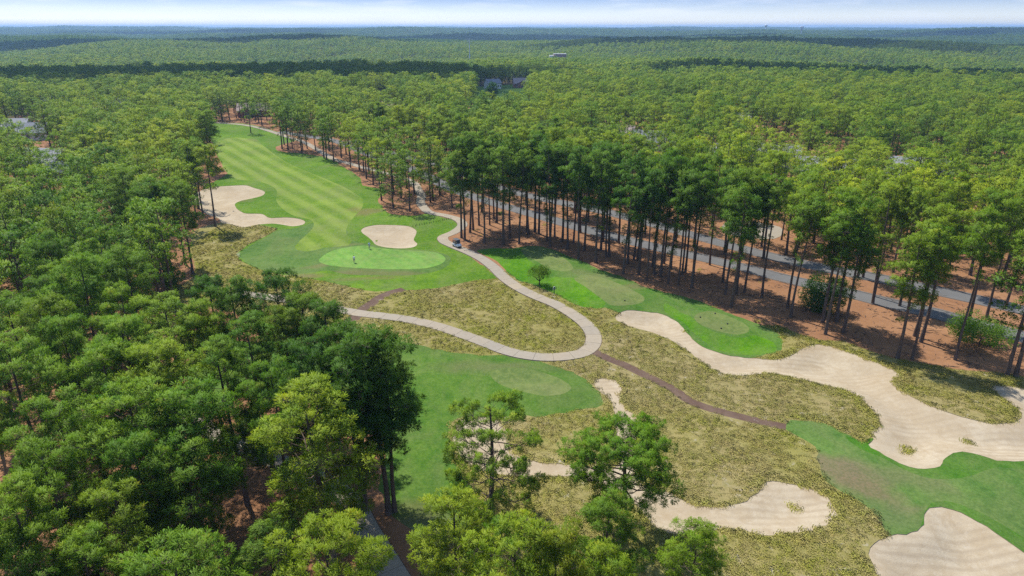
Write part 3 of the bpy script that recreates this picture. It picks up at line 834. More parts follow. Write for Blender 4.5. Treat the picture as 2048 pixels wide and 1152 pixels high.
def joined_proto(mat='needles', **kw):
    """wood and needles in one mesh, for the wood that reads as one mass"""
    (wv, wq), (cv, ct, tint) = pine_geo(**kw)
    wt = np.concatenate([wq[:, [0, 1, 2]], wq[:, [0, 2, 3]]])
    v = np.concatenate([wv, cv]); f = np.concatenate([wt, ct + len(wv)])
    me = mesh_np('wood_pine', v, f, 3, [M['bark'], M[mat]], np.concatenate([np.zeros(len(wt)), np.ones(len(ct))]))
    add_tint(me, np.concatenate([np.column_stack([np.zeros(len(wv)), norm(wv * np.array([1, 1, 0.]) + 1e-4)]), tint]))
    return bpy.data.objects.new('wood_pine', me)
NEAR = [pine_proto(seed=11, cb=.42, R=3.4, nl=32), pine_proto(seed=12, cb=.36, R=3.7, nl=34, gap=.16), pine_proto(seed=13, cb=.5, R=3.1, nl=28),
        pine_proto(seed=14, cb=.45, R=3.6, nl=30, prof=prof_umb), pine_proto(seed=15, cb=.3, R=3.4, nl=38, gap=.18, rc=.9), pine_proto(seed=16, cb=.46, R=2.9, nl=28, gap=.04),
        pine_proto(seed=17, cb=.4, R=3.2, nl=26, gap=.25, rc=.85), pine_proto(seed=18, cb=.55, R=3.5, nl=24, prof=prof_umb, rc=1.15)]
ROW = [pine_proto(seed=21, cb=.56, R=2.5, nl=26, ntuft=14, blades=18, bw=.08, low=7, trunk_r=.22), pine_proto(seed=22, cb=.62, R=2.3, nl=22, ntuft=14, blades=18, bw=.08, low=4, trunk_r=.2),
       pine_proto(seed=23, cb=.5, R=2.7, nl=28, ntuft=14, blades=18, bw=.08, low=6, trunk_r=.25), pine_proto(seed=24, cb=.6, R=2.7, nl=24, ntuft=14, blades=18, bw=.08, low=9, prof=prof_umb, trunk_r=.23),
       pine_proto(seed=25, cb=.66, R=2.2, nl=20, ntuft=14, blades=18, bw=.08, low=3, trunk_r=.19), pine_proto(seed=26, cb=.46, R=2.4, nl=26, ntuft=12, blades=18, bw=.08, low=10, gap=.25, trunk_r=.2)]
mk_ = dict(ntuft=8, blades=11, bl=.55, bw=.17, limb_seg=3, ncl=1)
MIDP = [dict(seed=31, cb=.45, R=3.4, nl=22, rc=1.3, **mk_), dict(seed=32, cb=.38, R=3.8, nl=24, rc=1.35, gap=.2, **mk_), dict(seed=33, cb=.52, R=3.0, nl=20, rc=1.2, **mk_), dict(seed=34, cb=.42, R=3.9, nl=22, rc=1.4, prof=prof_umb, **mk_),
        dict(seed=35, cb=.3, R=3.5, nl=26, rc=1.2, **mk_), dict(seed=36, cb=.5, R=2.7, nl=18, rc=1.1, gap=.2, **mk_), dict(mat='leaves', seed=37, cb=.2, R=4.0, nl=30, rc=1.5, gap=0., **mk_)]
MID = [pine_proto(**k) for k in MIDP]
MIDJ = [joined_proto(**k) for k in MIDP]
fk_ = dict(ntuft=5, blades=8, bl=.9, bw=.5, limb_seg=3, ncl=0, low=0)
FAR = [joined_proto(seed=41 + i, cb=.36 + .05 * i, R=3.9 - .3 * i, nl=16, rc=1.5, **fk_) for i in range(4)]
FAR.append(joined_proto(mat='leaves', seed=49, cb=.15, R=4.2, nl=20, rc=1.9, gap=0, **fk_))
def clump_proto(seed):
    r = np.random.default_rng(seed); vs, ts = [], []
    n = 0; V, F = [], []
    for k in range(16):
        cx, cy, top, rad = r.uniform(-22, 22), r.uniform(-22, 22), r.uniform(14, 20), r.uniform(3.5, 5.5)
        m = 46
        d = norm(r.normal(0, 1, (m, 3))); d[:, 2] = np.abs(d[:, 2]) * 1.1 - .25
        c = np.array([cx, cy, top - rad * 1.1]) + d * rad * np.array([1, 1, 1.1]) * r.uniform(.75, 1., (m, 1))
        a, b = norm(r.normal(0, 1, (m, 3))), norm(r.normal(0, 1, (m, 3)))
        sz = r.uniform(1.0, 1.9, (m, 1))
        V.append(np.stack([c + a * sz, c + b * sz, c - (a + b) * sz * .6], 1).reshape(-1, 3)); ts.append(np.repeat(r.uniform(0, .9, m), 3))
    V = np.concatenate(V)
    me = mesh_np('wood_clump', V, np.arange(len(V)), 3, M['leaves']); add_tint(me, np.concatenate(ts))
    return bpy.data.objects.new('wood_clump', me)
CLUMP = [clump_proto(61), clump_proto(62), clump_proto(63)]

for i_, o_ in enumerate(MIDJ): o_.color = [(1.45, 1.28, .9, 1), (1.1, 1.1, .9, 1), (1.6, 1.34, .9, 1), (1.3, 1.24, .9, 1), (.78, .9, .85, 1), (1.5, 1.16, .75, 1), (1.05, 1.15, .9, 1)][i_]  # varied crown colours, mostly raised to carry the wood's sunlit highlights
for i_, o_ in enumerate(FAR): o_.color = [(1.25, 1.12, .9, 1), (.9, .95, .85, 1), (1.3, 1.15, .9, 1), (1.05, 1.05, .9, 1), (.75, .9, .8, 1)][i_]

# ------------------------------------------------------------------ where the trees stand
trees = []     # (x, y, height, set, zone, tint, width)
def tree(x, y, h, kind='near', zone='left', tint=(1, 1, 1), w=1.0, proto=None):
    trees.append(dict(x=x, y=y, h=h, kind=kind, zone=zone, tint=tint, w=w, proto=proto))
def top_tree(px, py, h, **k):
    x, y = at(px, py, h); tree(x, y, h, **k)
def base_tree(px, py, h, **k):
    x, y = at(px, py, 0); tree(x, y, h, **k)
YEL, DRK, OLV = (1.12, 1.06, .85), (.42, .60, .62), (1.1, .9, .7)
YES = (1.3, 1.18, .85)
# bottom edge and open ground: one by one
solo = [
    ('top', 640, 1055, 19, YEL, .95, 'bushy yellow-green pine crown beside the lower cart path, rusty needles among the green', 3),
    ('top', 915, 1000, 16, YEL, .9, 'bright yellow-green pine below the tall open pine on the native grass', 0),
    ('top', 1030, 1066, 17, YEL, .9, 'dense light green pine between the yellow-green pine and the golden-topped pine', 3),
    ('top', 1113, 1076, 17, OLV, .85, 'golden-topped pine with dying needle tips near the sand strip', 5),
    ('top', 1210, 1003, 14, (1, 1, .95), .85, 'thin dark pine with bare twigs standing before the umbrella pine', 4),
    ('top', 1212, 1118, 15, YEL, .8, 'short light green pine below the thin dark pine', 5),
    ('top', 1390, 1062, 12, (.95, 1.05, .8), .8, 'small compact pine alone beside the hooked sand bunker', 5),
    ('top', 345, 1085, 17, (1, 1.05, 1), 1.2, None, 0), ('top', 625, 785, 19, YEL, 1.45, 'broad loose yellow-green pine with feathery limbs beside the lower cart path', 4),
    ('top', 745, 668, 21, DRK, 1.3, 'largest dark green pine at the edge of the near tee fairway', 1), ('top', 690, 650, 20, DRK, 1.0, None, 0), ('top', 540, 545, 20, DRK, .95, None, 3), ('top', 470, 560, 20, DRK, 1.0, None, 2),
    ('top', 600, 590, 19, DRK, 1.1, None, 0), ('top', 420, 560, 19, DRK, .9, None, 5), ('top', 700, 742, 17, DRK, .9, None, 2), ('top', 560, 620, 18, OLV, 1.0, None, 1), ('top', 500, 640, 19, (1, 1, 1), 1.1, None, 4),
    ('top', 250, 640, 20, (1, 1.05, 1), 1.1, None, 0), ('top', 330, 600, 20, (1, 1, 1), 1.2, None, 3), ('top', 200, 700, 19, (1.1, 1.1, 1), 1.15, None, 1), ('top', 330, 690, 20, (1.05, 1.05, 1), 1.2, None, 0),
    ('top', 440, 690, 19, (1, 1, 1), 1.1, None, 4), ('top', 110, 800, 19, (1.05, 1.05, 1), 1.1, None, 1), ('top', 250, 775, 19, (1.1, 1.1, .95), 1.2, None, 3), ('top', 380, 775, 19, (1.05, 1.1, 1), 1.25, None, 0),
    ('top', 80, 600, 20, (1, 1, 1), 1.1, None, 1), ('top', 60, 900, 18, (1.1, 1.1, 1), 1.0, None, 2), ('top', 255, 885, 17, (1.1, 1.1, .95), .95, None, 5), ('top', 385, 895, 16, YEL, 1.05, None, 2),
    ('top', 240, 970, 15, YEL, 1.0, None, 0), ('top', 30, 985, 18, (1.05, 1.1, 1), 1.0, None, 4), ('top', 520, 1050, 9, (1, 1, 1), .9, None, 2), ('top', 160, 1080, 14, (1.1, 1.1, .9), .9, None, 5), ('top', 20, 1090, 15, (1, 1, 1), 1.0, None, 1),
    ('top', 650, 605, 19, DRK, 1.05, None, 0), ('top', 625, 690, 18, DRK, 1.1, None, 3), ('top', 770, 720, 18, DRK, 1.0, None, 5), ('top', 700, 700, 19, DRK, 1.1, None, 7), ('top', 150, 520, 21, (1.05, 1.1, 1), 1.1, None, 0), ('top', 20, 690, 20, (.95, 1, 1), 1.1, None, 3), ('top', 130, 640, 19, (1, 1.05, 1), 1.0, None, 5), ('top', 400, 610, 18, (1, 1.05, 1), 1.0, None, 2),
]
labels = {}
for how, px, py, h, tint, w, lb, pr in solo:
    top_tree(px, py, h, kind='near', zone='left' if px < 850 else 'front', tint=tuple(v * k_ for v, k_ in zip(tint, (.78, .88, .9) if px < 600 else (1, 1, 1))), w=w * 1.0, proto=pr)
    if lb: labels[len(trees) - 1] = lb
n_front = len(trees)
# the pine row between tees and road: trunk feet read one by one
row_z6 = [(65,360),(80,375),(115,335),(135,320),(165,295),(195,395),(225,295),(250,260),(270,285),(308,405),(350,370),(402,405),(440,335),(455,345),(490,335),(510,345),(558,385),(575,400),(582,425),(605,360),
    (645,385),(680,425),(710,390),(733,490),(775,435),(755,330),(843,508),(865,430),(880,380),(900,470),(920,470),(970,390),(995,575),(1020,510),(1055,490),(1090,575),(1075,490),(1128,612),(1165,530),(1180,575),
    (1215,590),(1235,510),(1252,632),(1275,540),(1310,640),(1335,580),(1350,568),(1390,655),(1405,600),(1500,520),(1575,625),(1590,695),(1615,765),(1640,690),(1700,685),(1800,715)]
row_z7 = [(655,775),(675,825),(860,855),(875,920),(940,850),(965,910),(1280,1060),(1370,1065),(1380,925),(1420,960),(1625,1065),(1920,1150),(1962,1160),(1690,860)]
for x, y in Z6(row_z6): base_tree(x, y, random.uniform(20.5, 24.5), kind='row', zone='row', tint=(.60, .76, .75), w=random.uniform(1.05, 1.35))  # dark tint puts the row's unlit side into the crown colour
for x, y in Z7(row_z7): base_tree(x, y, random.uniform(19, 23.5), kind='row', zone='row', tint=(1.1, 1.08, .9), w=random.uniform(1.05, 1.35))
# between and just beyond the two carriageways
for x, y in Z7([(520,470),(1150,740),(1155,700),(1300,750),(1800,820),(1055,590),(1085,590),(300,420),(120,400),(1500,640),(1900,770)]) + [(1010,400),(960,380),(1110,425),(1160,436),(1215,448),(1290,468),(1350,480),(930,370),(880,352)]:
    base_tree(x, y, random.uniform(20, 23.5), kind='row', zone='median', tint=(1.05, 1.05, .9), w=random.uniform(1., 1.25))
# beside the striped fairway
for x, y in Z4([(439,190),(632,262),(680,242),(810,295),(858,335),(875,342),(915,357),(960,330),(1010,345),(1140,493),(1090,420),(1120,430),(1170,440),(1305,565),(1355,640),(1380,540),(1470,590),(1485,580),(1525,170),(735,180),(1250,460),(1060,410),(1210,450)]):
    base_tree(x, y, random.uniform(16.5, 20), kind='mid', zone='fairway', tint=(.95, .97, .9), w=random.uniform(1., 1.2))
for x, y in [(430,456),(408,433),(385,548),(371,527),(342,572),(305,551),(320,560),(330,545),(290,545),(350,560),(415,335),(425,345),(395,440),(280,535)]:
    base_tree(x, y, random.uniform(18, 21), kind='row', zone='bunkerside', tint=(.85, .92, .85), w=random.uniform(1.05, 1.35))
for k in range(26):
    i = random.randrange(8, len(lines['road2']) - 8); a_ = lines['road2'][i]; b_ = lines['road1'][np.argmin(np.hypot(*(lines['road1'] - a_).T))]
    f_ = random.uniform(.32, .7) if k % 2 else random.uniform(-.9, -.4)
    c_ = a_ + (b_ - a_) * f_
    if Y0 < c_[1] < 300 and np.hypot(*(b_ - a_)) > 9: tree(c_[0], c_[1], random.uniform(17, 22.5), kind='row', zone='median', tint=(1.0, 1.02, .9), w=random.uniform(1., 1.25))
manual = np.array([(t['x'], t['y']) for t in trees])

# the woods: everything that is not course, road, house or clearing
house_spots = []    # filled below: (x, y, rz, w, d, h, style)
def H_(px, py, zt, *a): house_spots.append((*at(px, py, zt), *a))
H_(110, 193, 7.5, .5, 15, 10, 4.5, 0); H_(197, 204, 7, -.3, 14, 10, 4, 1); H_(232, 194, 7, .2, 13, 9, 4, 0); H_(52, 246, 7, .3, 17, 11, 3.6, 0); H_(82, 300, 6.5, -.25, 20, 12, 3.4, 2); H_(116, 328, 5, .6, 10, 8, 3, 3)
H_(762, 204, 7.5, -.5, 20, 13, 3.6, 1); H_(1052, 152, 8, .1, 22, 12, 4.0, 1); H_(1545, 290, 7, -.4, 20, 11, 4, 2); H_(1660, 315, 7, -.3, 18, 11, 4, 2); H_(1840, 318, 7, -.3, 18, 11, 3.8, 2); H_(1310, 262, 7, -.4, 18, 11, 4, 0); H_(1395, 285, 7, -.5, 16, 10, 4, 2)
H_(690, 160, 7, .2, 16, 10, 4, 1); H_(1235, 250, 7, -.3, 15, 10, 4, 1); H_(1470, 225, 7, -.4, 16, 10, 4, 2); H_(25, 240, 7, .1, 14, 10, 4, 2); H_(505, 210, 6, .2, 16, 10, 4, 1); H_(985, 156, 8, .5, 12, 9, 5, 0)
clear = [P([(1480,356),(1600,348),(1590,290),(1500,285)]), P([(962,262),(1010,262),(1060,168),(958,170)]), P([(70,352),(150,352),(150,322),(60,322)]),
         P([(1440,470),(1560,478),(1570,440),(1450,425)]), P([(200,560),(235,555),(232,500),(205,500)]), P(yard1_px), P([(0,322),(95,322),(100,285),(0,285)]),
         P([(-30,262),(90,262),(90,246),(-30,246)]), P([(735,225),(790,225),(790,206),(735,206)]), P([(1630,352),(1700,352),(1690,322),(1640,322)]), P([(1810,356),(1880,356),(1870,325),(1815,325)])]
def allowed(q, road_gap=2.6):
    ok = np.ones(len(q), bool)
    for nm in ('native_rough', 'rough', 'tee_turf', 'mid_turf', 'near_fairway', 'bunker2', 'far_fairway'):
        ok &= ~inside(q, poly[nm])
    near = q[:, 1] < 600
    idx = np.where(ok & near)[0]
    for nm, gpd in (('path1', 3.0), ('path2', 3.2), ('road1', road_gap + 2), ('road2', road_gap + 1)):
        d = dist_line(q[idx], lines[nm]); ok[idx[d < gpd]] = False
    for c in clear: ok &= ~inside(q, c)
    for hx, hy, *a in house_spots:
        ok &= np.hypot(q[:, 0] - hx, q[:, 1] - hy) > a[1] * .62
        d = math.hypot(hx, hy); ux, uy = hx / d, hy / d          # thinned stand in front of each house
        al, pe = q[:, 0] * ux + q[:, 1] * uy, np.abs(-q[:, 0] * uy + q[:, 1] * ux)
        ok &= ~((al > d - (.32 * d)) & (al < d + 6) & (pe < a[1] * .5 + 1) & (rng.uniform(0, 1, len(q)) < (.38 if hx < 0 else .3)))
    return ok
row_zone = np.concatenate([P([(905,500),(955,498),(1087,498),(1205,541),(1327,582),(1442,619),(1560,660),(1782,715),(2008,746),(2300,800)]), P(road2_px[::-1][:-4])])
def sample(y0, y1, sp, jit=.38):
    xs, ys = np.meshgrid(np.arange(-1.05 * y1, 1.05 * y1, sp), np.arange(y0, y1, sp * .87))
    xs = xs + (np.arange(xs.shape[0]) % 2)[:, None] * sp / 2
    q = np.stack([xs.ravel(), ys.ravel()], 1); q += rng.uniform(-jit, jit, q.shape) * sp
    return q
def infront(q, ymin=0): return np.abs(q[:, 0]) < q[:, 1] * .80 + 14
q = np.concatenate([sample(34, 125, 6.9), sample(125, 330, 7.3), sample(330, 560, 7.8)])
q = q[infront(q)]; q = q[allowed(q)]; q = q[~inside(q, row_zone)]
dmin = np.min(np.hypot(q[:, None, 0] - manual[None, :, 0], q[:, None, 1] - manual[None, :, 1]), axis=1)
q = q[dmin > 5.0]
lx, ly = at(900, 800)
near_left = (q[:, 1] < 130) & (q[:, 0] < 10)
# the near wood is drawn crown by crown above; keep only the outer rest of it, and nothing right under the camera
keep = ~((q[:, 1] < 46)) & ~((q[:, 1] < 130) & (q[:, 0] > -5))
q = q[keep]
# ground that lies open in the place: no crown stands before it
open_px = np.array([(405,262),(420,240),(560,262),(700,325),(830,425),(900,450),(960,492),(1090,492),(1240,550),(1440,615),(1600,680),(2060,745),(2060,1160),(830,1160),(800,1030),(812,960),(842,850),(775,690),(720,650),(640,560),(540,535),(396,548),
    (392,478),(440,468),(402,440),(405,395),(468,372),(440,320)], float)
def to_px(x, y, z):
    zc = y * cp + (CAM_H - z) * sp_; yc = y * sp_ - (CAM_H - z) * cp
    return np.stack([1024 + FPX * x / zc, 576 - FPX * yc / zc], 1)
bad = np.zeros(len(q), bool)
for zz, dx in ((17.5, 0), (14, -3.2), (14, 3.2), (10, 0), (19.5, 0)):
    bad |= inside(to_px(q[:, 0] + dx, q[:, 1], np.full(len(q), zz)), open_px)
q = q[~bad]
# the lower cart path and a few straw glades lie open to the sky
glade = [np.array(g_, float) for g_ in ([(690,985),(770,1000),(850,1160),(730,1160),(690,1060)], [(-10,740),(45,740),(45,880),(-10,880)], [(430,960),(500,930),(520,1080),(430,1090)], [(110,900),(160,900),(175,1080),(120,1080)], [(455,870),(560,900),(560,940),(455,900)])]
bad = np.zeros(len(q), bool)
for zz, dx in ((16, 0), (14, -2.), (14, 2.), (11, 0)):
    for g_ in glade: bad |= inside(to_px(q[:, 0] + dx, q[:, 1], np.full(len(q), zz)), g_)
q = q[~bad]
# stands and gaps of the wood
def field(a, s=1.0):
    x, y = a[:, 0] * s, a[:, 1] * s
    return .5 + .25 * np.sin(x * .031 + 1.7 * np.sin(y * .017)) * np.sin(y * .027 + 1.3 * np.sin(x * .021 + 1)) * 2 * .8 + .15 * np.sin(x * .09 + y * .05) * np.sin(y * .083 - x * .03)
q = q[(rng.uniform(0, 1, len(q)) > .34) | (q[:, 1] > 112) | (q[:, 0] < -.62 * q[:, 1])]
q = q[rng.uniform(0, 1, len(q)) > .07 + .26 * (field(q, 1.6) < .36) * (q[:, 1] > 130)]
d1 = dist_line(q, lines['road2'])
fq = field(q)
for (x, y), ff_ in zip(q, fq):
    r = math.hypot(x, y)
    if x < -15 and y < 118: zn, h = 'left', random.uniform(16.5, 20.5)
    elif x < -20 and y < 330 and x < -.22 * y: zn, h = 'leftmid', random.uniform(15.5, 20)
    elif r < 330: zn, h = 'beyond', 11.5 + 4 * ff_ + random.uniform(0, 5.5) + (3 if random.random() < .06 else 0)
    else: zn, h = 'far', 11 + 5 * ff_ + random.uniform(0, 5.5)
    if zn in ('beyond', 'far') and random.random() < .5: tn = (1.5, 1.32, .9)  # yellower crowns, tint raised further to paint in sunlight on the canopy
    else: tn = random.choice([(1, 1, 1), (1.15, 1.1, .9), (.9, .95, .9), YES if zn in ('beyond', 'far') else (1, 1, 1), OLV if random.random() < .25 else (1, 1, 1)])
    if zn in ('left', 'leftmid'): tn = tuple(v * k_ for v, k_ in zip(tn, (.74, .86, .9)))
    tree(x, y, h, kind='near' if r < 118 else 'mid', zone=zn, tint=tn, w=random.uniform(.82, 1.12) if zn == 'left' else random.uniform(.85, 1.4))
n_all = len(trees)
# the 300 that show largest become trees of their own
def size_of(t):
    d = math.sqrt(t['x']**2 + t['y']**2 + (CAM_H - t['h'] * .6)**2)
    ok = abs(t['x']) < t['y'] * .76 + 6
    return (t['h'] / d) * (1 if ok else .1) * (1.6 if t['zone'] in ('row', 'fairway', 'front', 'bunkerside', 'median') else 1)
order = sorted(range(n_all), key=lambda i: -size_of(trees[i]))
single = set(order[:298]) | set(labels)
ZL = {'left': ('green pine in the dense wood along the lower cart path', 'pines of the wood along the lower cart path'),
      'front': ('pine in front of the native grass', 'pines before the native grass'),
      'row': ('tall pine with long bare trunk on pine straw between tees and road', 'pine row between the tees and the road'),
      'median': ('tall pine on the straw strip between the two carriageways', 'pines between the two carriageways'),
      'fairway': ('pine with dark crown standing beside the far striped fairway', 'pines beside the striped fairway'),
      'bunkerside': ('dark pine with bare trunk at the wood edge by the forked bunker', 'pines by the forked bunker'),
      'leftmid': ('pine in the wood behind the forked fairway bunker', 'pines of the wood behind the forked bunker'),
      'beyond': ('sunlit yellow-green pine in the wood beyond the two carriageways', 'pines beyond the carriageways'),
      'far': ('small pine in the far wood past the houses', 'pines of the far wood')}
LM = [(n_, at(*xy)) for n_, xy in [('golf cart', (914, 490)), ('small round tree', (1079, 574)), ('upper tee pad', (1110, 520)), ('long tee pad', (1220, 575)), ('tee pad ringed by sand', (1440, 650)),
      ('dark evergreen shrub', (1643, 618)), ('bright leafy shrub', (1958, 690)), ('waste bunker hump', (1640, 690)), ('putting green', (780, 520)), ('forked bunker', (470, 420)), ('far fairway end', (440, 262)),
      ('kidney bunker', (780, 465)), ('hairpin path bend', (925, 450)), ('near tee pad', (1060, 760)), ('straight lower path', (760, 1110)), ('shaded lower path', (520, 905)), ('hidden lower path', (330, 815)),
      ('overgrown path end', (470, 585)), ('two clipped shrubs', (214, 510)), ('pale roofed house', (82, 320)), ('house behind bare trunks', (1545, 340)), ('pale driveway', (1500, 460)), ('green roadside lawn', (1930, 480))]]
LMX = np.array([b for a, b in LM])
def describe(t):
    k = int(np.argmin(np.hypot(LMX[:, 0] - t['x'], LMX[:, 1] - t['y'])))
    tn = t['tint']; size = 'tall' if t['h'] > 20.8 else ('low' if t['h'] < 16.5 else 'mid-height'); wd = 'broad-crowned' if t['w'] > 1.28 else ('slim' if t['w'] < 1.08 else '')
    cl = 'yellow-green' if tn[0] > 1.11 else ('olive' if tn[0] > tn[1] * 1.15 else ('dark green' if tn[0] < .68 else ('light green' if tn[0] > 1.03 else 'green')))  # dark green also covers the row pines, whose tint carries shade
    zn = {'left': 'in the lower wood', 'front': 'before the grass', 'row': 'in the roadside row', 'median': 'between the carriageways', 'fairway': 'beside the fairway', 'bunkerside': 'at the wood edge', 'leftmid': 'in the upper wood', 'beyond': 'beyond the road', 'far': 'in the far wood'}[t['zone']]
    rk = RANK.get(id(t))
    lm_ = LM[k][0]
    if rk is not None: return ' '.join(f"{size} {cl} pine {zn}, {rk} the {lm_}".split())
    return ' '.join(f"{size} {wd} {cl} pine {zn} near the {lm_}".split())
RANK = {}
def rank_trees(ts):
    sets = {}
    for t in ts:
        d = np.hypot(LMX[:, 0] - t['x'], LMX[:, 1] - t['y']); k = int(np.argmin(d)); sets.setdefault((t['zone'], k), []).append((float(d[k]), t))
    for v in sets.values():
        v.sort(key=lambda e: e[0])
        for (d, t), w in zip(v, ('nearest', 'second nearest', 'third nearest', 'fourth nearest', 'fifth nearest', 'sixth nearest', 'seventh nearest', 'eighth nearest')): RANK[id(t)] = w
rank_trees([trees[i] for i in single if i not in labels])
def stand(name, tm, cmh, x, y, z, s, w, rz, tint, tilt=0.):
    r = empty(name, (x, y, z), rz); r.scale = (s * w, s * w, s); r.rotation_euler = (random.gauss(0, tilt), random.gauss(0, tilt), rz)
    for nm, me in (('trunk', tm), ('crown', cmh)):
        o = obj(nm, me, r)
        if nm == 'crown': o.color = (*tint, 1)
    return r
rest = []
hts = height(np.array([(t['x'], t['y']) for t in trees]))
for i, t in enumerate(trees):
    z = hts[i] - .08
    if i in single:
        ps = {'near': NEAR, 'row': ROW, 'mid': MID}[t['kind']]
        k = t['proto'] if t['proto'] is not None else random.randrange(len(ps))
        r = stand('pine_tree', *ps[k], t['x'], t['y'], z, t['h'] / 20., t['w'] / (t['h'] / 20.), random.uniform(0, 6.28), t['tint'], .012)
        lb, gr = ZL[t['zone']]
        if i in labels: tag(r, labels[i], 'tree')
        else: tag(r, describe(t), 'tree', gr if id(t) in RANK else describe(t).replace(' pine ', ' pines '))
    else:
        rest.append((t['x'], t['y'], z, t['h'] / 20., t['w']))

# ------------------------------------------------------------------ the woods that read as one mass
def scatter(name, pts, scl, rot, proto, protos, label):
    me = bpy.data.meshes.new(name)
    pts = np.asarray(pts, np.float32)
    me.vertices.add(len(pts)); me.vertices.foreach_set('co', pts.reshape(-1))
    for nm, typ, dat, key in (('scl', 'FLOAT_VECTOR', scl, 'vector'), ('rot', 'FLOAT', rot, 'value'), ('proto', 'INT', proto, 'value')):
        a = me.attributes.new(nm, typ, 'POINT'); a.data.foreach_set(key, np.asarray(dat, np.int32 if typ == 'INT' else np.float32).reshape(-1))
    o = obj(name, me)
    ng = bpy.data.node_groups.new(name + '_scatter', 'GeometryNodeTree')
    ng.interface.new_socket('Geometry', in_out='INPUT', socket_type='NodeSocketGeometry')
    ng.interface.new_socket('Geometry', in_out='OUTPUT', socket_type='NodeSocketGeometry')
    N = ng.nodes; L = ng.links
    gi, go = N.new('NodeGroupInput'), N.new('NodeGroupOutput')
    def attr(nm, typ):
        a = N.new('GeometryNodeInputNamedAttribute'); a.data_type = typ; a.inputs['Name'].default_value = nm
        return [x for x in a.outputs if x.enabled and x.name == 'Attribute'][0]
    s, r, pr = attr('scl', 'FLOAT_VECTOR'), attr('rot', 'FLOAT'), attr('proto', 'INT')
    cx = N.new('ShaderNodeCombineXYZ'); L.new(r, cx.inputs['Z'])
    jn = N.new('GeometryNodeJoinGeometry')
    for k, po in enumerate(protos):
        oi = N.new('GeometryNodeObjectInfo'); oi.inputs['Object'].default_value = po; oi.inputs['As Instance'].default_value = True
        cmp_ = N.new('FunctionNodeCompare'); cmp_.data_type = 'INT'; cmp_.operation = 'EQUAL'
        ins = [x for x in cmp_.inputs if x.enabled]
        L.new(pr, ins[0]); ins[1].default_value = k
        ip = N.new('GeometryNodeInstanceOnPoints')
        L.new(gi.outputs[0], ip.inputs['Points']); L.new(cmp_.outputs[0], ip.inputs['Selection']); L.new(oi.outputs['Geometry'], ip.inputs['Instance'])
        L.new(cx.outputs[0], ip.inputs['Rotation']); L.new(s, ip.inputs['Scale'])
        L.new(ip.outputs[0], jn.inputs[0])
    L.new(jn.outputs[0], go.inputs[0])
    md = o.modifiers.new('scatter', 'NODES'); md.node_group = ng
    tag(o, label, None, None, 'stuff')
    return o
rest = np.array(rest)
n = len(rest)
sc = np.column_stack([rest[:, 4] * .97, rest[:, 4] * .97, rest[:, 3]])
scatter('pine_wood', rest[:, :3], sc, rng.uniform(0, 6.28, n), rng.integers(0, len(MIDJ), n), MIDJ, 'pine wood filling the middle distance behind the course and road')
q = np.concatenate([sample(560, 1000, 8.6), sample(1000, 1900, 10.5)])
q = q[infront(q)]; q = q[allowed(q)]
q = q[rng.uniform(0, 1, len(q)) > .06 + .22 * (field(q, .6) < .34)]
n = len(q); h = 9.5 + 8.5 * field(q, .6) + rng.uniform(0, 5, n); w = rng.uniform(.9, 1.35, n)
scatter('far_forest', np.column_stack([q, base_h(q) - .1]), np.column_stack([w, w, h / 20]), rng.uniform(0, 6.28, n), rng.integers(0, len(FAR), n), FAR, 'far pine forest rolling away behind the golf course')
qs = []
for (a, b, sp) in [(1880, 3200, 34), (3200, 5600, 48), (5600, 10000, 75), (10000, 16000, 120)]:
    s_ = sample(a, b, sp); s_ = s_[infront(s_)]; qs.append(np.column_stack([s_, np.full(len(s_), sp / 40.)]))
q = np.concatenate(qs); n = len(q); w = q[:, 2] * rng.uniform(.95, 1.2, n)
scatter('distant_forest', np.column_stack([q[:, :2], base_h(q[:, :2]) - .5]), np.column_stack([w, w, rng.uniform(.8, 1.15, n) * np.clip(q[:, 2] * .5 + .5, 1, 1.25)]), rng.uniform(0, 6.28, n), rng.integers(0, 3, n), CLUMP, 'distant blue-green forest reaching the horizon')

# ------------------------------------------------------------------ two open-grown pines on the native grass
def solo_pine(px, py, label, tint, rz=0., **kw):
    x, y = at(px, py)
    tm, cmh = pine_proto(**kw)
    r = stand('pine_tree', tm, cmh, x, y, hz(x, y) - .08, 1., 1., rz, tint)
    tag(r, label, 'tree')
solo_pine(984, 1040, 'tall open pine with tiered limbs on the native grass before the sand strip', (.95, 1.0, .95), rz=.4,
          seed=71, H=13.8, cb=.16, R=5.4, nl=46, ncl=3, ntuft=15, blades=28, bl=.36, bw=.05, prof=prof_round, trunk_r=.34, gap=.12, low=2, up=.12, rc=.72)
solo_pine(1242, 1060, 'umbrella-shaped pine with stout forked limbs standing over the sand strip', (.95, 1.05, .8), rz=2.,
          seed=75, H=11.2, cb=.40, R=5.2, nl=38, ncl=4, ntuft=16, blades=30, bl=.36, bw=.05, prof=prof_umb, trunk_r=.36, gap=.0, low=2, up=.4, rc=.85)

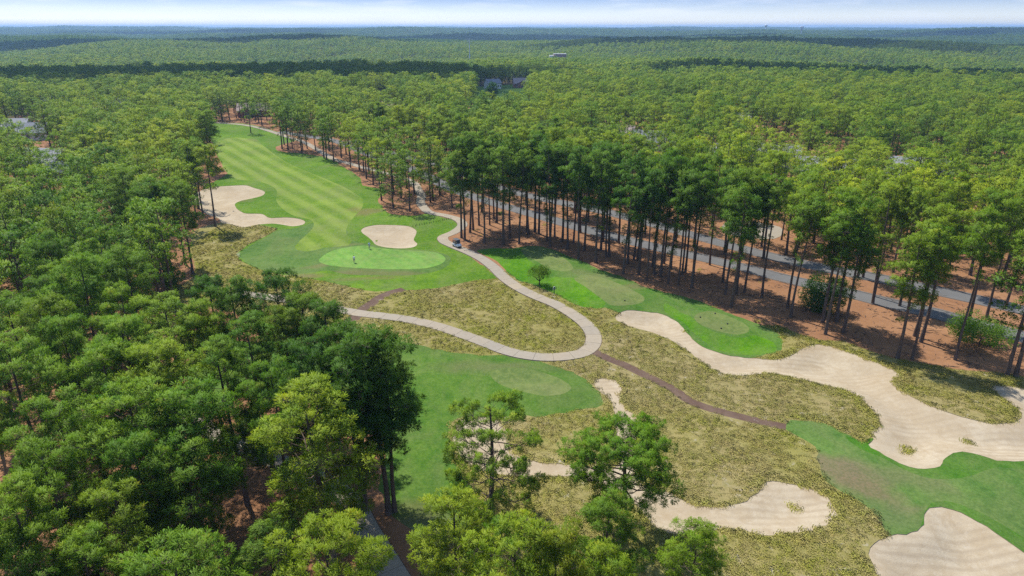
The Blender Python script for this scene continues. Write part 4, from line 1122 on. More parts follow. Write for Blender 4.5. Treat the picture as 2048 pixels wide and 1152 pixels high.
# ------------------------------------------------------------------ native grass
def m_grass():
    m, nt = new_mat('native_grass'); g = G(nt); p = g.pos()
    a = g.noise(p, .11, 5, .65, .6); b = g.noise(p, .8, 4, .7)
    oi = g.n('ShaderNodeObjectInfo').outputs['Random']
    big = g.noise(g.mapping(p, loc=(20, 0, 0)), .035, 4, .6, .8)
    c = g.mix(g.ramp(a, .36, .62), (.40, .42, .05), (.48, .40, .13))
    c = g.mix(g.ramp(big, .47, .6, 0, .5), c, (.48, .38, .19))
    c = g.mix(g.ramp(oi, .2, 1., 0, .6), c, (.29, .34, .045))
    c = g.mix(g.ramp(b, .5, .8, 0, .6), c, (.56, .46, .22))
    bs = g.bsdf(c, .8, .1)
    t = g.n('ShaderNodeBsdfTranslucent'); g.set(t.inputs['Color'], c)
    mx = g.n('ShaderNodeMixShader'); mx.inputs[0].default_value = .35
    nt.links.new(bs.outputs[0], mx.inputs[1]); nt.links.new(t.outputs[0], mx.inputs[2])
    g.out(mx); M['grass'] = m
m_grass()
def grass_mesh(seed, n=40, h=.4, spread=.3):
    r = np.random.default_rng(seed)
    az = r.uniform(0, 2*PI, n); rad = spread * np.sqrt(r.uniform(0, 1, n)); ln = h * r.uniform(.6, 1.2, n); ou = r.uniform(.25, .95, n) * ln
    d = np.stack([np.cos(az), np.sin(az), np.zeros(n)], 1); sd = np.stack([-np.sin(az), np.cos(az), np.zeros(n)], 1)
    base = np.stack([np.cos(az + 2), np.sin(az + 2), np.zeros(n)], 1) * rad[:, None]
    mid = base + d * (ou * .4)[:, None] + np.array([0, 0, 1.]) * (ln * .65)[:, None]
    tip = base + d * ou[:, None] + np.array([0, 0, 1.]) * (ln * .85)[:, None]
    w = .028
    v = np.stack([base - sd * w, base + sd * w, mid + sd * w * 1.3, mid - sd * w * 1.3, tip], 1).reshape(-1, 3)
    f = []
    for i in range(n):
        b = i * 5; f += [(b, b + 1, b + 2), (b, b + 2, b + 3), (b + 3, b + 2, b + 4)]
    f = np.array(f); nr0 = d + np.array([0, 0, 1.])
    gn = np.cross(v[f[:, 1]] - v[f[:, 0]], v[f[:, 2]] - v[f[:, 0]]); fl = (gn * np.repeat(nr0, 3, 0)).sum(1) < 0
    f[fl] = f[fl][:, [0, 2, 1]]
    me = mesh_np('grass_clump', v, f, 3, M['grass'], smooth_=True)
    nr = norm(np.repeat(d, 5, 0) * .22 + np.array([0, 0, 1.]))
    me.normals_split_custom_set_from_vertices(nr)
    return me
GRASS = [bpy.data.objects.new('grass_clump', grass_mesh(81 + i, 26 + 4 * i, .20 + .03 * i, .60 + .08 * i)) for i in range(3)]
pgn = poly['native_rough']
lo, hi = np.maximum(pgn.min(0), (-75, 40)), np.minimum(pgn.max(0), (95, 200))
ng_ = int((hi - lo).prod() * 7.5)
q = rng.uniform(lo, hi, (ng_, 2)); q = q[inside(q, pgn)]
q = q[np.abs(q[:, 0]) < q[:, 1] * .8 + 4]
for nm in ('rough', 'tee_turf', 'mid_turf', 'near_fairway', 'bunker1', 'bunker2', 'bunker3', 'bunker4', 'bunker6'):
    q = q[~inside(q, poly[nm])]
for nm, w in (('path1', 1.32), ('path2', 1.35), ('dirt1', .8), ('dirt2', 1.05)):
    q = q[dist_line(q, lines[nm]) > w]
# bare gaps of their own shape
bare = np.sin(q[:, 0] * .41 + 1.3 * np.sin(q[:, 1] * .23)) * np.sin(q[:, 1] * .37 + 1.1 * np.sin(q[:, 0] * .19 + 2)) + .5 * np.sin(q[:, 0] * 1.1 + q[:, 1] * .7) * np.sin(q[:, 1] * 1.3 - q[:, 0] * .5)
q = q[rng.uniform(0, 1, len(q)) < np.clip(.95 - .75 * bare, .08, 1)]
edge = np.minimum.reduce([dist_line(q, poly[b], True) for b in ('bunker3', 'bunker4', 'bunker6', 'near_fairway')])
n = len(q); s = rng.uniform(.42, .9, n) * np.where(edge < 1.2, 1.3, 1.)
scatter('native_grass', np.column_stack([q, height(q) - .03]), np.column_stack([s, s, s * rng.uniform(.8, 1.2, n)]), rng.uniform(0, 6.28, n), rng.integers(0, 3, n), GRASS, 'rough native grass growing between the bunkers and paths')
# lone tufts in the sand
def tuft_mesh(seed, n, rad):
    r = np.random.default_rng(seed); V, F, b = [], [], 0
    for k in range(n):
        me = GRASS[k % 3].data; co = np.empty(len(me.vertices) * 3, np.float32); me.vertices.foreach_get('co', co); co = co.reshape(-1, 3)
        a, rr = r.uniform(0, 6.28), rad * math.sqrt(r.uniform(0, 1)); s = r.uniform(.7, 1.2)
        V.append(co * s + np.array([math.cos(a) * rr * 1.25, math.sin(a) * rr * .8, 0])); fi = np.empty(len(me.polygons) * 3, np.int32); me.loops.foreach_get('vertex_index', fi)
        F.append(fi + b); b += len(co)
    return mesh_np('grass_tuft', np.concatenate(V), np.concatenate(F), 3, M['grass'])
for px, py, n, rad, lb in [(1808, 892, 16, 1.1, 'largest grass tuft growing alone in the waste bunker sand'), (1942, 877, 8, .7, 'small grass tuft in the waste bunker beside the native grass tongue'), (1590, 1008, 10, .8, 'brownish grass tuft in the round end of the sand strip')]:
    x, y = at(px, py); o = obj('grass_tuft', tuft_mesh(px, n, rad)); o.location = (x, y, hz(x, y) - .03); tag(o, lb, 'grass')

# ------------------------------------------------------------------ broadleaf shrubs and the small round tree
def leafy_geo(seed, H, R, n, leaf=.22, trunk=.1, zc=.55, flat=.75):
    r = np.random.default_rng(seed); wv, wq, nv = [], [], 0
    tips = []
    for k in range(9):
        a = k * 2.4 + r.uniform(-.3, .3); el = r.uniform(.5, 1.2)
        d = np.array([math.cos(a) * math.cos(el), math.sin(a) * math.cos(el), math.sin(el)])
        st = np.array([0, 0, H * .22]); L = R * r.uniform(.7, 1.)
        pts = np.array([st, st + d * L * .5 + r.normal(0, .06, 3), st + d * L]); v, qd = tube_np(pts, [trunk * .5, trunk * .3, .01], 4)
        wv.append(v); wq.append(qd + nv); nv += len(v)
    v, qd = tube_np([[0, 0, -.1], [.03, 0, H * .12], [0, .03, H * .3]], [trunk, trunk * .85, trunk * .6], 7); wv.append(v); wq.append(qd + nv)
    lobes = []
    for k in range(15):
        d = norm(r.normal(0, 1, 3)); lobes.append((np.array([0, 0, H * zc]) + d * np.array([R * .62, R * .62, H * (1 - zc) * .62]), R * r.uniform(.36, .55)))
    V, T = [], []
    for c, rr in lobes:
        m = n // 15
        d = norm(r.normal(0, 1, (m, 3))); p_ = c + d * rr * r.uniform(.55, 1., (m, 1)) * np.array([1, 1, flat])
        a, b = norm(r.normal(0, 1, (m, 3)) + d * .3), norm(r.normal(0, 1, (m, 3)))
        s_ = leaf * r.uniform(.6, 1.2, (m, 1))
        V.append(np.stack([p_ - a * s_ * .5 - b * s_ * .3, p_ - a * s_ * .5 + b * s_ * .3, p_ + a * s_ * .6], 1).reshape(-1, 3)); T.append(np.repeat(r.uniform(0, .95, m), 3))
    V = np.concatenate(V)
    return (np.concatenate(wv), np.concatenate(wq)), (V, np.arange(len(V)).reshape(-1, 3), np.concatenate(T))
def leafy(name, px, py, label, cat, tint=(1, 1, 1), parts=('trunk', 'crown'), group=None, **kw):
    (wv, wq), (cv, ct, ti) = leafy_geo(**kw)
    x, y = at(px, py); r = empty(name, (x, y, hz(x, y) - .02), random.uniform(0, 6.28))
    obj(parts[0], mesh_np(parts[0], wv, wq, 4, M['bark'], smooth_=True), r)
    cmh = mesh_np(parts[1], cv, ct, 3, M['leaves']); add_tint(cmh, ti); o = obj(parts[1], cmh, r); o.color = (*tint, 1)
    tag(r, label, cat, group)
leafy('round_tree', 1079, 574, 'small round dark green tree on the turf beside the cart path', 'tree', (.75, .9, .8), seed=91, H=4.0, R=2.5, n=3600, leaf=.24, trunk=.14, zc=.66, flat=.7)
leafy('shrub', 1958, 690, 'large leafy bright green shrub under the pines beside the road', 'shrub', (1.25, 1.25, .9), ('stem', 'foliage'), seed=92, H=5.6, R=4.8, n=8000, leaf=.3, trunk=.1, zc=.5)
leafy('shrub', 1643, 618, 'dense dark evergreen shrub among the pine trunks by the road', 'shrub', (.5, .65, .6), ('stem', 'foliage'), seed=93, H=7.0, R=4.2, n=9000, leaf=.34, trunk=.12, zc=.42, flat=1.15)
leafy('shrub', 985, 186 + 12, 'dark columnar shrub on the far fairway', 'shrub', (.5, .65, .6), ('stem', 'foliage'), seed=94, H=12., R=4.5, n=2400, leaf=.9, trunk=.3, zc=.5, flat=1.3)
leafy('shrub', 214, 505, 'upper of two clipped bright shrubs in the clearing by the houses', 'shrub', (1.2, 1.2, .9), ('stem', 'foliage'), seed=95, H=2.2, R=1.5, n=1200, leaf=.3, trunk=.06, zc=.5)
leafy('shrub', 214, 515, 'lower of two clipped bright shrubs in the clearing by the houses', 'shrub', (1.2, 1.2, .9), ('stem', 'foliage'), seed=96, H=2.0, R=1.4, n=1200, leaf=.3, trunk=.06, zc=.5)
leafy('shrub', 345, 578, 'low dark shrub at the foot of the pines by the native grass', 'shrub', (.6, .75, .7), ('stem', 'foliage'), seed=97, H=5.5, R=3.0, n=3600, leaf=.3, trunk=.1, zc=.5)

# ------------------------------------------------------------------ golf cart
plain('white_paint', (.78, .78, .76), .35, .5, vary=.03); plain('black_plastic', (.025, .025, .028), .5, .4); plain('dark_roof', (.05, .055, .06), .5, .4); plain('seat_vinyl', (.30, .26, .20), .6, .3)
plain('steel', (.35, .35, .36), .4, .5, metal=.8); plain('rubber', (.02, .02, .02), .9, .1); plain('bag_cloth', (.04, .05, .10), .8, .2)
def m_glass():
    m, nt = new_mat('window_glass'); g = G(nt)
    b = g.bsdf((.03, .04, .05), .08, .6); g.out(b); M['glass'] = m
m_glass()
pa, pb = np.array(at(890, 483)), np.array(at(940, 506))
cd = pb - pa; cx, cy = at(914, 493)
cart = empty('golf_cart', (cx, cy, hz(cx, cy) + .055), math.atan2(cd[1], cd[0]))
tag(cart, 'white golf cart with dark roof parked on the cart path beside the green', 'golf cart')
MB().prism([(-1.15, .32), (.55, .32), (.60, .48), (-.2, .50), (-.25, .72), (-1.1, .74), (-1.2, .55)], 1, -.56, .56).build('body', 'white_paint', cart)
MB().prism([(.55, .30), (1.18, .32), (1.22, .55), (1.05, .78), (.72, .92), (.62, .9)], 1, -.54, .54).build('front_cowl', 'white_paint', cart)
MB().box((1.2, 0, .36), (.12, 1.0, .14), bevel=.03).build('bumper', 'black_plastic', cart)
MB().box((-.45, 0, .80), (.52, 1.0, .12), bevel=.04).build('seat', 'seat_vinyl', cart)
MB().box((-.72, 0, 1.06), (.12, 1.0, .38), bevel=.04).build('backrest', 'seat_vinyl', cart)
MB().box((-.1, 0, 1.86), (1.75, 1.15, .07), bevel=.03).build('roof', 'dark_roof', cart)
for sx, x0, x1 in ((1, .72, .5), (-1, -.85, -.8)):
    for sy in (-1, 1): MB().tube([(x0, sy * .5, .75), (x1, sy * .52, 1.85)], .022, 6).build('roof_post', 'black_plastic', cart)
MB().box((.63, 0, 1.38), (.012, .98, .85), rot=('Y', -.2)).build('windshield', 'glass', cart)
st = MB(); st.tube([(.35 + .17 * math.cos(a) * .5, -.25 + .17 * math.sin(a), 1.02 + .17 * math.cos(a)) for a in np.linspace(0, 2*PI, 13)], .014, 5, caps=False); st.tube([(.36, -.25, 1.02), (.62, -.25, .8)], .018, 5)
st.build('steering_wheel', 'black_plastic', cart)
for sy in (-1, 1):
    MB().box((1.17, sy * .38, .62), (.05, .16, .08), bevel=.02).build('headlight', 'glass', cart)
    for wx in (.82, -.82):
        w = MB()
        w.tube([(wx, sy * .42, .23), (wx, sy * .60, .23)], .23, 16); wo_ = w.build('wheel', 'rubber', cart)
        MB().tube([(wx, sy * .595, .23), (wx, sy * .61, .23)], .12, 12).build('rim', 'steel', wo_)
for sy in (-1, 1): MB().tube([(-1.05, sy * .25, .5), (-1.28, sy * .25, 1.35)], [.13, .15], 10).build('golf_bag_holder' if False else 'bag_well', 'bag_cloth', cart)

# ------------------------------------------------------------------ golfers
plain('skin', (.42, .27, .19), .6, .3, vary=.05); plain('dark_hair', (.02, .015, .012), .7, .3); plain('white_shirt', (.85, .86, .88), .85, .1, vary=.06); plain('blue_shirt', (.45, .55, .72), .85, .1, vary=.06)
plain('grey_shorts', (.36, .38, .46), .9, .1); plain('tan_shorts', (.55, .55, .56), .9, .1); plain('shoe', (.6, .6, .6), .7, .2)
def skin_mesh(name, joints, edges, mat, parent, sub=2):
    me = bpy.data.meshes.new(name); me.from_pydata([j[:3] for j in joints], edges, [])
    o = bpy.data.objects.new(name, me); link(o, parent)
    md = o.modifiers.new('skin', 'SKIN'); md.use_smooth_shade = True
    for v, j in zip(me.skin_vertices[0].data, joints):
        v.radius = (j[3], j[4] if len(j) > 4 else j[3])
    me.skin_vertices[0].data[0].use_root = True
    ms = o.modifiers.new('smooth', 'SUBSURF'); ms.levels = sub; ms.render_levels = sub
    me.materials.append(M[mat])
    return o
def golfer(px, py, rz, shirt, shorts, pose, label):
    x, y = at(px, py); r = empty('person', (x, y, hz(x, y)), rz); tag(r, label, 'person')
    # faces +x; pose moves the arms
    hl, hr = pose
    J = [(0, 0, .95, .15, .12), (0, 0, 1.15, .145, .11), (0, 0, 1.36, .17, .11), (.01, 0, 1.47, .06), (.02, 0, 1.56, .07), (.03, 0, 1.66, .095, .085), (.03, 0, 1.75, .07),
         (0, .17, 1.40, .055), (hl[0][0], hl[0][1], hl[0][2], .045), (hl[1][0], hl[1][1], hl[1][2], .033), (hl[1][0] + .07, hl[1][1], hl[1][2] - .07, .03),
         (0, -.17, 1.40, .055), (hr[0][0], hr[0][1], hr[0][2], .045), (hr[1][0], hr[1][1], hr[1][2], .033), (hr[1][0] + .07, hr[1][1], hr[1][2] - .07, .03),
         (0, .10, .88, .09), (.02, .11, .50, .06), (-.01, .12, .10, .04), (.12, .13, .04, .035), (0, -.10, .88, .09), (.02, -.11, .50, .06), (-.01, -.12, .10, .04), (.12, -.13, .04, .035)]
    E = [(0,1),(1,2),(2,3),(3,4),(4,5),(5,6),(2,7),(7,8),(8,9),(9,10),(2,11),(11,12),(12,13),(13,14),(0,15),(15,16),(16,17),(17,18),(0,19),(19,20),(20,21),(21,22)]
    body = skin_mesh('body', J, E, 'skin', r)
    sj = [(0, 0, .93, .17, .135), (0, 0, 1.15, .165, .13), (0, 0, 1.37, .185, .125), (.01, 0, 1.46, .085), (0, .18, 1.40, .075), (hl[0][0] * .7, .17 + (hl[0][1] - .17) * .7, 1.40 + (hl[0][2] - 1.40) * .7, .066), (0, -.18, 1.40, .075), (hr[0][0] * .7, -.17 + (hr[0][1] + .17) * .7, 1.40 + (hr[0][2] - 1.40) * .7, .066)]
    skin_mesh('shirt', sj, [(0,1),(1,2),(2,3),(2,4),(4,5),(2,6),(6,7)], shirt, r)
    skin_mesh('shorts', [(0, 0, .97, .165, .13), (0, .1, .85, .11), (.015, .11, .56, .088), (0, -.1, .85, .11), (.015, -.11, .56, .088)], [(0,1),(1,2),(0,3),(3,4)], shorts, r)
    skin_mesh('hair', [(-.01, 0, 1.64, .085, .09), (.0, 0, 1.74, .088, .092), (.0, 0, 1.785, .05)], [(0,1),(1,2)], 'dark_hair', r)
    for s in (-1, 1): skin_mesh('shoe', [(-.05, s * .12, .045, .05, .045), (.06, s * .125, .04, .05, .04), (.17, s * .13, .03, .04, .03)], [(0,1),(1,2)], 'shoe', r)
    return r
g1 = golfer(709, 528, 1.9, 'white_shirt', 'grey_shorts', (((.12, .24, 1.14), (.30, .12, .98)), ((.12, -.24, 1.14), (.30, -.10, .98))), 'golfer in white shirt and grey shorts standing on the green with a putter')
g2 = golfer(739, 500, -.9, 'blue_shirt', 'tan_shorts', (((.0, .26, 1.12), (.10, .27, .88)), ((.08, -.26, 1.13), (.26, -.22, .96))), 'golfer in pale blue shirt at the back edge of the green')
for gx, gy, rz, lb in ((709, 528, 1.9, 'putter held by the golfer in the white shirt'), (739, 500, -.9, 'club held by the golfer in the pale blue shirt')):
    x, y = at(gx, gy); p = empty('golf_club', (x, y, hz(x, y)), rz); tag(p, lb, 'golf club')
    yo = 0. if rz > 0 else -.22
    MB().tube([(.34, yo, .98), (.62, yo, .03)], [.014, .008], 6).build('shaft', 'steel', p)
    MB().tube([(.33, yo, 1.0), (.40, yo, .76)], .018, 6).build('grip', 'rubber', p)
    MB().box((.66, yo, .03), (.11, .03, .035), bevel=.006).build('head', 'steel', p)
# flag
plain('flag_yellow', (.85, .80, .10), .7, .2, vary=.05)
x, y = at(752.5, 499.5); fl = empty('flagstick', (x, y, hz(x, y)), .4); tag(fl, 'thin flagstick with small yellow flag at the back of the green', 'flagstick')
MB().tube([(0, 0, 0), (0, 0, 2.1)], .014, 6).build('pole', 'white_paint', fl)
b = MB(); b.prism([(.01, 1.72), (.42, 1.70), (.46, 1.9), (.42, 2.06), (.01, 2.08)], 1, -.006, .006); b.build('flag', 'flag_yellow', fl)
# tee post with white top
plain('post_green', (.03, .09, .035), .6, .3)
x, y = at(1108, 592); tp = empty('tee_post', (x, y, hz(x, y)), .3); tag(tp, 'green tee post with white framed top beside the cart path', 'post')
MB().box((0, 0, .5), (.16, .16, 1.0), bevel=.015).build('post', 'post_green', tp)
fm = MB(); fm.tube([(-.19, 0, .95), (-.19, 0, 1.35), (-.12, 0, 1.52), (0, 0, 1.58), (.12, 0, 1.52), (.19, 0, 1.35), (.19, 0, .95)], .04, 6); fm.build('frame', 'white_paint', tp)
MB().box((0, 0, 1.22), (.30, .07, .5), bevel=.02).build('sign_board', 'post_green', tp)
MB().box((0, 0, .02), (.3, .3, .06), bevel=.01).build('base', 'white_paint', tp)
# rope stakes
plain('stake', (.03, .025, .02), .8, .2)
sm = MB(); sm.tube([(0, 0, -.1), (0, 0, .42), (0, 0, .45)], [.07, .06, .03], 7); s0 = sm.build('stake', 'stake')
A_, B_ = np.array(at(826, 453)), np.array(at(902, 439))
for k in range(18):
    o = s0 if k == 0 else link(s0.copy())
    p = A_ + (B_ - A_) * k / 17 + rng.normal(0, .12, 2); o.location = (p[0], p[1], hz(*p)); tag(o, 'short dark stake in the line between bunker and cart path', 'stake', 'stakes in the line beside the bunker')
# tee markers
mk = MB(); mk.lathe([(.02, 0), (.12, .04), (.14, .12), (.09, .2), (.02, .22)], 10); m0 = mk.build('tee_marker', 'black_plastic', smooth_=True)
for k, (zx, zy) in enumerate([(1440, 835), (1525, 815), (1560, 898), (1596, 873), (1005, 745)]):
    o = m0 if k == 0 else link(m0.copy())
    x, y = at(900 + zx / 2.88, 350 + zy / 2.88); o.location = (x, y, hz(x, y)); tag(o, 'small dark tee marker on the mown tee pads', 'tee marker', 'tee markers')

# ------------------------------------------------------------------ houses among the trees
def m_shingle(name, c1, c2):
    m, nt = new_mat(name); g = G(nt); p = g.n('ShaderNodeTexCoord').outputs['Object']
    n = g.noise(g.mapping(p, scale=(1, 1, 6)), 2.2, 4, .7); f = g.noise(p, .4, 4)
    c = g.mix(g.ramp(n, .3, .7), c1, c2); c = g.mix(g.ramp(f, .4, .7, 0, .3), c, [v * .7 for v in c1]); g.out(g.bsdf(c, .9, .15, bump=n, bstr=.3, bdist=.03)); M[name] = m
m_shingle('roof_grey', (.16, .17, .19), (.24, .25, .27)); m_shingle('roof_tan', (.27, .215, .19), (.36, .29, .26)); m_shingle('roof_pale', (.22, .225, .235), (.30, .30, .31)); m_shingle('roof_slate', (.07, .08, .11), (.12, .13, .17))
plain('siding_white', (.68, .67, .64), .8, .2, vary=.05); plain('siding_cream', (.55, .48, .38), .8, .2); plain('brick', (.30, .14, .10), .9, .1, vary=.25, scale=8); plain('siding_grey', (.42, .43, .44), .8, .2); plain('door_dark', (.08, .05, .04), .6, .3)
STY = [('siding_white', 'roof_grey'), ('brick', 'roof_tan'), ('siding_grey', 'roof_pale'), ('siding_grey', 'roof_slate'), ('siding_cream', 'roof_grey')]
HL = ['white gabled house with grey roof poking above the wood beyond the left fairway trees', 'brick house with tan roof deep in the wood', 'small white house with grey roof beside the tan roofed house', 'white house with wide grey roof among pines',
      'long grey house with pale roof in the clearing', 'small grey outbuilding with dark slate roof near the pale roofed house', 'brick house with broad tan roof behind the pine wood', 'long brick clubhouse with tan roof beyond the far fairway',
      'grey house with pale roof behind bare pine trunks beyond the road', 'grey house with pale roof half hidden beyond the road pines', 'grey house with pale roof farthest along the road', 'white house with grey roof glimpsed through the sunlit pines', 'grey pale roofed house between the sunlit pines',
      'brick house with tan roof in the far wood', 'brick house with tan roof glimpsed in the sunlit wood', 'grey pale roofed house deep in the sunlit wood', 'grey pale roofed house at the wood edge', 'brick house with tan roof behind the end of the striped fairway', 'tall white house with grey roof beside the far fairway']
for k, (x, y, rz, w, d, h, stl) in enumerate(house_spots):
    z = hz(x, y) - .3
    hs = empty('house', (x, y, z), rz); tag(hs, HL[k], 'house')
    wm, rm = STY[stl]; rh = d * .34
    MB().prism([(-d/2, 0), (d/2, 0), (d/2, h), (0, h + rh - .02), (-d/2, h)], 0, -w/2, w/2).build('wall', wm, hs)
    ov = .5; rf = MB(); sl = rh / (d / 2)
    rf.prism([(-d/2 - ov, h - ov * sl + .02), (0, h + rh + .02), (d/2 + ov, h - ov * sl + .02), (d/2 + ov, h - ov * sl + .24), (0, h + rh + .26), (-d/2 - ov, h - ov * sl + .24)], 0, -w/2 - ov, w/2 + ov)
    ro = rf.build('roof', rm, hs)
    MB().box((w * .22, d * .12, h + rh + .1), (.9, .7, 1.8), bevel=.03).build('chimney', 'brick', ro)
    # cross gable
    gw = w * .34; g_ = MB(); gx = -w * .2
    MB().box((gx, -d/2 - 1.2, h/2), (gw, 2.6, h)).build('porch_wall', wm, hs)
    rg = gw * .33
    gpm = MB(); gpm.prism([(gx - gw/2 - .4, h - .1), (gx, h + rg + .05), (gx + gw/2 + .4, h - .1), (gx + gw/2 + .4, h + .12), (gx, h + rg + .28), (gx - gw/2 - .4, h + .12)], 1, -d/2 - 2.9, -d*.12); gpm.build('porch_roof', rm, hs)
    gf = MB(); gf.prism([(gx - gw/2, h - .1), (gx + gw/2, h - .1), (gx, h + rg)], 1, -d/2 - 2.49, -d/2 - 2.3); gf.build('gable', wm, hs)
    for wx in (-.4, .08, .26, .42):
        for sy in (-1, 1):
            if sy < 0 and abs(wx * w - gx) < gw / 2 + .6: continue
            fr = MB().box((wx * w, sy * (d/2 + .03), h * .55), (1.3, .1, 1.6)).build('window', 'white_paint', hs)
            MB().box((wx * w, sy * (d/2 + .07), h * .55), (1.1, .06, 1.4)).build('pane', 'glass', fr)
    fr = MB().box((gx, -d/2 - 2.53, h * .55), (1.6, .1, 1.6)).build('window', 'white_paint', hs); MB().box((gx, -d/2 - 2.57, h * .55), (1.4, .06, 1.4)).build('pane', 'glass', fr)
    MB().box((w * -.02, -d/2 - .03, 1.15), (1.05, .1, 2.2)).build('door', 'door_dark', hs)
# parked car by the house beyond the road
x, y = at(1548, 338); car = empty('car', (x, y, hz(x, y) + .02), .4); tag(car, 'white car parked by the house behind bare pine trunks', 'car')
MB().prism([(-2.2, .35), (2.2, .35), (2.25, .62), (1.9, .82), (1.0, .92), (-1.9, .95), (-2.25, .8)], 1, -.88, .88).build('body', 'white_paint', car)
MB().prism([(-1.75, .94), (.95, .90), (.35, 1.42), (-1.25, 1.45)], 1, -.78, .78).build('cabin', 'glass', car)
MB().box((-.45, 0, 1.455), (1.5, 1.4, .05), bevel=.02).build('roof', 'white_paint', car)
for wx in (1.35, -1.35):
    for sy in (-1, 1):
        w_ = MB().tube([(wx, sy * .7, .33), (wx, sy * .9, .33)], .33, 16).build('wheel', 'rubber', car); MB().tube([(wx, sy * .895, .33), (wx, sy * .91, .33)], .2, 12).build('rim', 'steel', w_)

# ------------------------------------------------------------------ far landmarks
plain('tower_white', (.75, .76, .78), .6, .3); plain('tower_grey', (.55, .57, .6), .6, .3)
def water_tower(px, D, ztop, r, mat, label):
    x = (px - 1024) / FPX * (D * cp); y = D; z0 = float(base_h(np.array([[x, y]]))[0])
    t = empty('water_tower', (x, y, z0)); tag(t, label, 'water tower'); h = ztop - z0
    MB().lathe([(r * .42, 0), (r * .3, h * .1), (r * .26, h * .6), (r * .35, h * .72)], 14).build('pedestal', 'tower_white', t, True)
    MB().lathe([(r * .35, h * .70), (r * .9, h - r * .9), (r, h - r * .5), (r * .85, h - r * .15), (r * .3, h)], 20).build('tank', mat, t, True)
water_tower(1604, 3400, 52, 7.5, 'tower_white', 'white single-pedestal water tower rising above the far forest')
water_tower(1532, 4600, 62, 8.5, 'tower_grey', 'grey water tower on the horizon beside the white one')
x, y = (938 - 1024) / FPX * 1170 * cp, 1170.; z0 = float(base_h(np.array([[x, y]]))[0])
t = empty('power_pylon', (x, y, z0)); tag(t, 'tall power pole with cross-arms standing out of the far wood', 'pylon')
h = 31 - z0
MB().tube([(0, 0, 0), (0, 0, h)], [.9, .45], 8).build('pole', 'tower_grey', t)
for zz, ww in ((.97, 6.5), (.9, 4.)): MB().box((0, 0, h * zz), (ww * 2, .5, .5), bevel=.05).build('cross_arm', 'tower_grey', t)
x, y = (1121 - 1024) / FPX * 1130 * cp, 1130.; z0 = float(base_h(np.array([[x, y]]))[0]); ht = 48 - 1130 * .0352 - z0
t = empty('brick_building', (x, y, z0), .05); tag(t, 'flat roofed reddish brick building above the far treetops', 'building')
MB().box((0, 0, ht / 2), (19, 14, ht)).build('wall', 'brick', t)
MB().box((0, 0, ht + .35), (19.8, 14.8, .7), bevel=.05).build('roof', 'siding_grey', t)
MB().box((-13, 0, ht * .46), (6.9, 9, ht * .92)).build('annex', 'siding_white', t)
for k in range(6):
    f_ = MB().box((-7.5 + k * 3, -7.06, ht - 2.4), (1.7, .12, 1.6)).build('window', 'white_paint', t); MB().box((-7.5 + k * 3, -7.13, ht - 2.4), (1.4, .06, 1.3)).build('pane', 'glass', f_)

# ------------------------------------------------------------------ the air
me = bpy.data.meshes.new('haze')
zlo, zhi = -80., 92.
vx = [(-20000, -600, zlo), (20000, -600, zlo), (20000, 25500, zlo), (-20000, 25500, zlo), (-20000, -600, zhi), (20000, -600, zhi), (20000, 25500, zhi), (-20000, 25500, zhi)]
me.from_pydata(vx, [], [(3, 2, 1, 0), (4, 5, 6, 7), (0, 1, 5, 4), (1, 2, 6, 5), (2, 3, 7, 6), (3, 0, 4, 7)])
hm, nt = new_mat('haze'); g = G(nt)
vol = g.n('ShaderNodeVolumePrincipled'); vol.inputs['Color'].default_value = (.42, .66, 1.0, 1); vol.inputs['Density'].default_value = 1.05e-4; vol.inputs['Anisotropy'].default_value = .2
o_ = g.n('ShaderNodeOutputMaterial'); nt.links.new(vol.outputs['Volume'], o_.inputs['Volume'])
me.materials.append(hm)
tag(obj('haze', me), 'pale blue air haze', None, None, 'stuff')

# ------------------------------------------------------------------ fair-weather clouds overhead, outside the haze
def m_cloud():
    m, nt = new_mat('cloud'); g = G(nt)
    d = g.n('ShaderNodeBsdfDiffuse'); d.inputs['Color'].default_value = (.9, .9, .92, 1)
    tr = g.n('ShaderNodeBsdfTransparent'); mx = g.n('ShaderNodeMixShader'); mx.inputs[0].default_value = .56
    nt.links.new(d.outputs[0], mx.inputs[1]); nt.links.new(tr.outputs[0], mx.inputs[2]); g.out(mx); M['cloud'] = m
m_cloud()
CZ = 950.; coff = CZ / math.tan(SUN_EL) / math.hypot(SHX, SHY)
def cloud(sx, sy, rx, ry, rz, seed, label):
    """a flat-based cumulus whose shadow falls round (sx, sy)"""
    r = np.random.default_rng(seed); b = MB()
    for k in range(24):
        u = math.sqrt(r.uniform(0, 1)) * .82; a = r.uniform(0, 6.28); s = r.uniform(.22, .42)
        m = Matrix.Translation((u * math.cos(a) * rx, u * math.sin(a) * ry, 0)) @ Matrix.Diagonal((rx * s, ry * s, 60 * s * 2, 1))
        rr = bmesh.ops.create_icosphere(b.bm, subdivisions=3, radius=1.0, matrix=m)
        for v in rr['verts']:
            w = 1 + .13 * math.sin(v.co.x * .041 + v.co.y * .02 + k) + .09 * math.sin(v.co.y * .063 + k * 2); v.co.z = max(v.co.z * w, -10); v.co.x *= .9 + .1 * w; v.co.y *= .9 + .1 * w
    o = b.build('cloud', 'cloud', None, True); o.location = (sx - SHX * coff, sy - SHY * coff, CZ); o.rotation_euler = (0, 0, rz)
    tag(o, label, 'cloud')
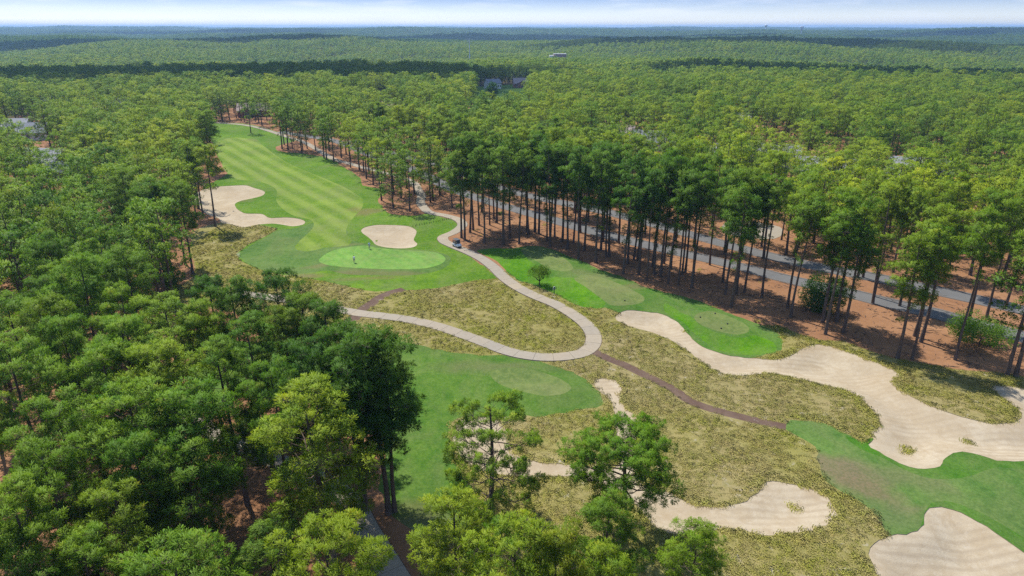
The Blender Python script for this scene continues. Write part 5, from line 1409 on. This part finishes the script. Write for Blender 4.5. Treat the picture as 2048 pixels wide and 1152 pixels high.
for k, (sx, sy, rx, ry, rz, lb) in enumerate([(-260, 650, 400, 150, .03, 'long flat cumulus over the wood past the fairway'), (420, 640, 260, 110, -.12, 'narrow cumulus over the hollow past the sunlit wood'),
    (900, 1650, 900, 330, 0., 'broad cumulus over the far forest past the brick building'), (-1000, 1900, 700, 260, .1, 'slim cumulus over the far forest towards the fairway'), (100, 3100, 1300, 420, 0., 'wide cumulus towards the horizon'), (2600, 3300, 1300, 600, .1, 'large cumulus towards the water towers'), (-2600, 4600, 1500, 520, 0., 'far cumulus over the open horizon'), (900, 6500, 2500, 700, 0., 'farthest wide cumulus near the horizon')]):
    cloud(sx, sy, rx, ry, rz, 200 + k, lb)

# ------------------------------------------------------------------ litter under the pines
def twig_mesh(seed):
    r = np.random.default_rng(seed); V, F, n = [], [], 0
    for k in range(3):
        a = r.uniform(0, 6.28); L = r.uniform(.5, 1.5); o = r.normal(0, .25, 2)
        pts = np.array([[o[0], o[1], .03], [o[0] + math.cos(a) * L * .5, o[1] + math.sin(a) * L * .5, .07], [o[0] + math.cos(a + .3) * L, o[1] + math.sin(a + .3) * L, .03]])
        v, q = tube_np(pts, [.035, .028, .01], 4); V.append(v); F.append(q + n); n += len(v)
    return mesh_np('twig', np.concatenate(V), np.concatenate(F), 4, M['bark'])
TW = [bpy.data.objects.new('twig', twig_mesh(301 + i)) for i in range(3)]
q = rng.uniform((-60, 45), (130, 260), (9000, 2)); q = q[np.abs(q[:, 0]) < q[:, 1] * .78]; q = q[allowed(q, 1.)]
n = len(q); s = rng.uniform(.5, 1.5, n)
scatter('pine_litter', np.column_stack([q, height(q)]), np.column_stack([s, s, s]), rng.uniform(0, 6.28, n), rng.integers(0, 3, n), TW, 'fallen twigs and branch litter on the pine straw')
q = rng.uniform((-60, 45), (130, 260), (1000, 2)); q = q[np.abs(q[:, 0]) < q[:, 1] * .78]; q = q[allowed(q, 1.)]; q = q[field(q, 3.) > .55]
n = len(q); s = rng.uniform(.5, 1.3, n)
scatter('undergrowth', np.column_stack([q, height(q)]), np.column_stack([s, s, s * 1.3]), rng.uniform(0, 6.28, n), rng.integers(0, 3, n), GRASS, 'sparse weeds sprouting through the pine straw')
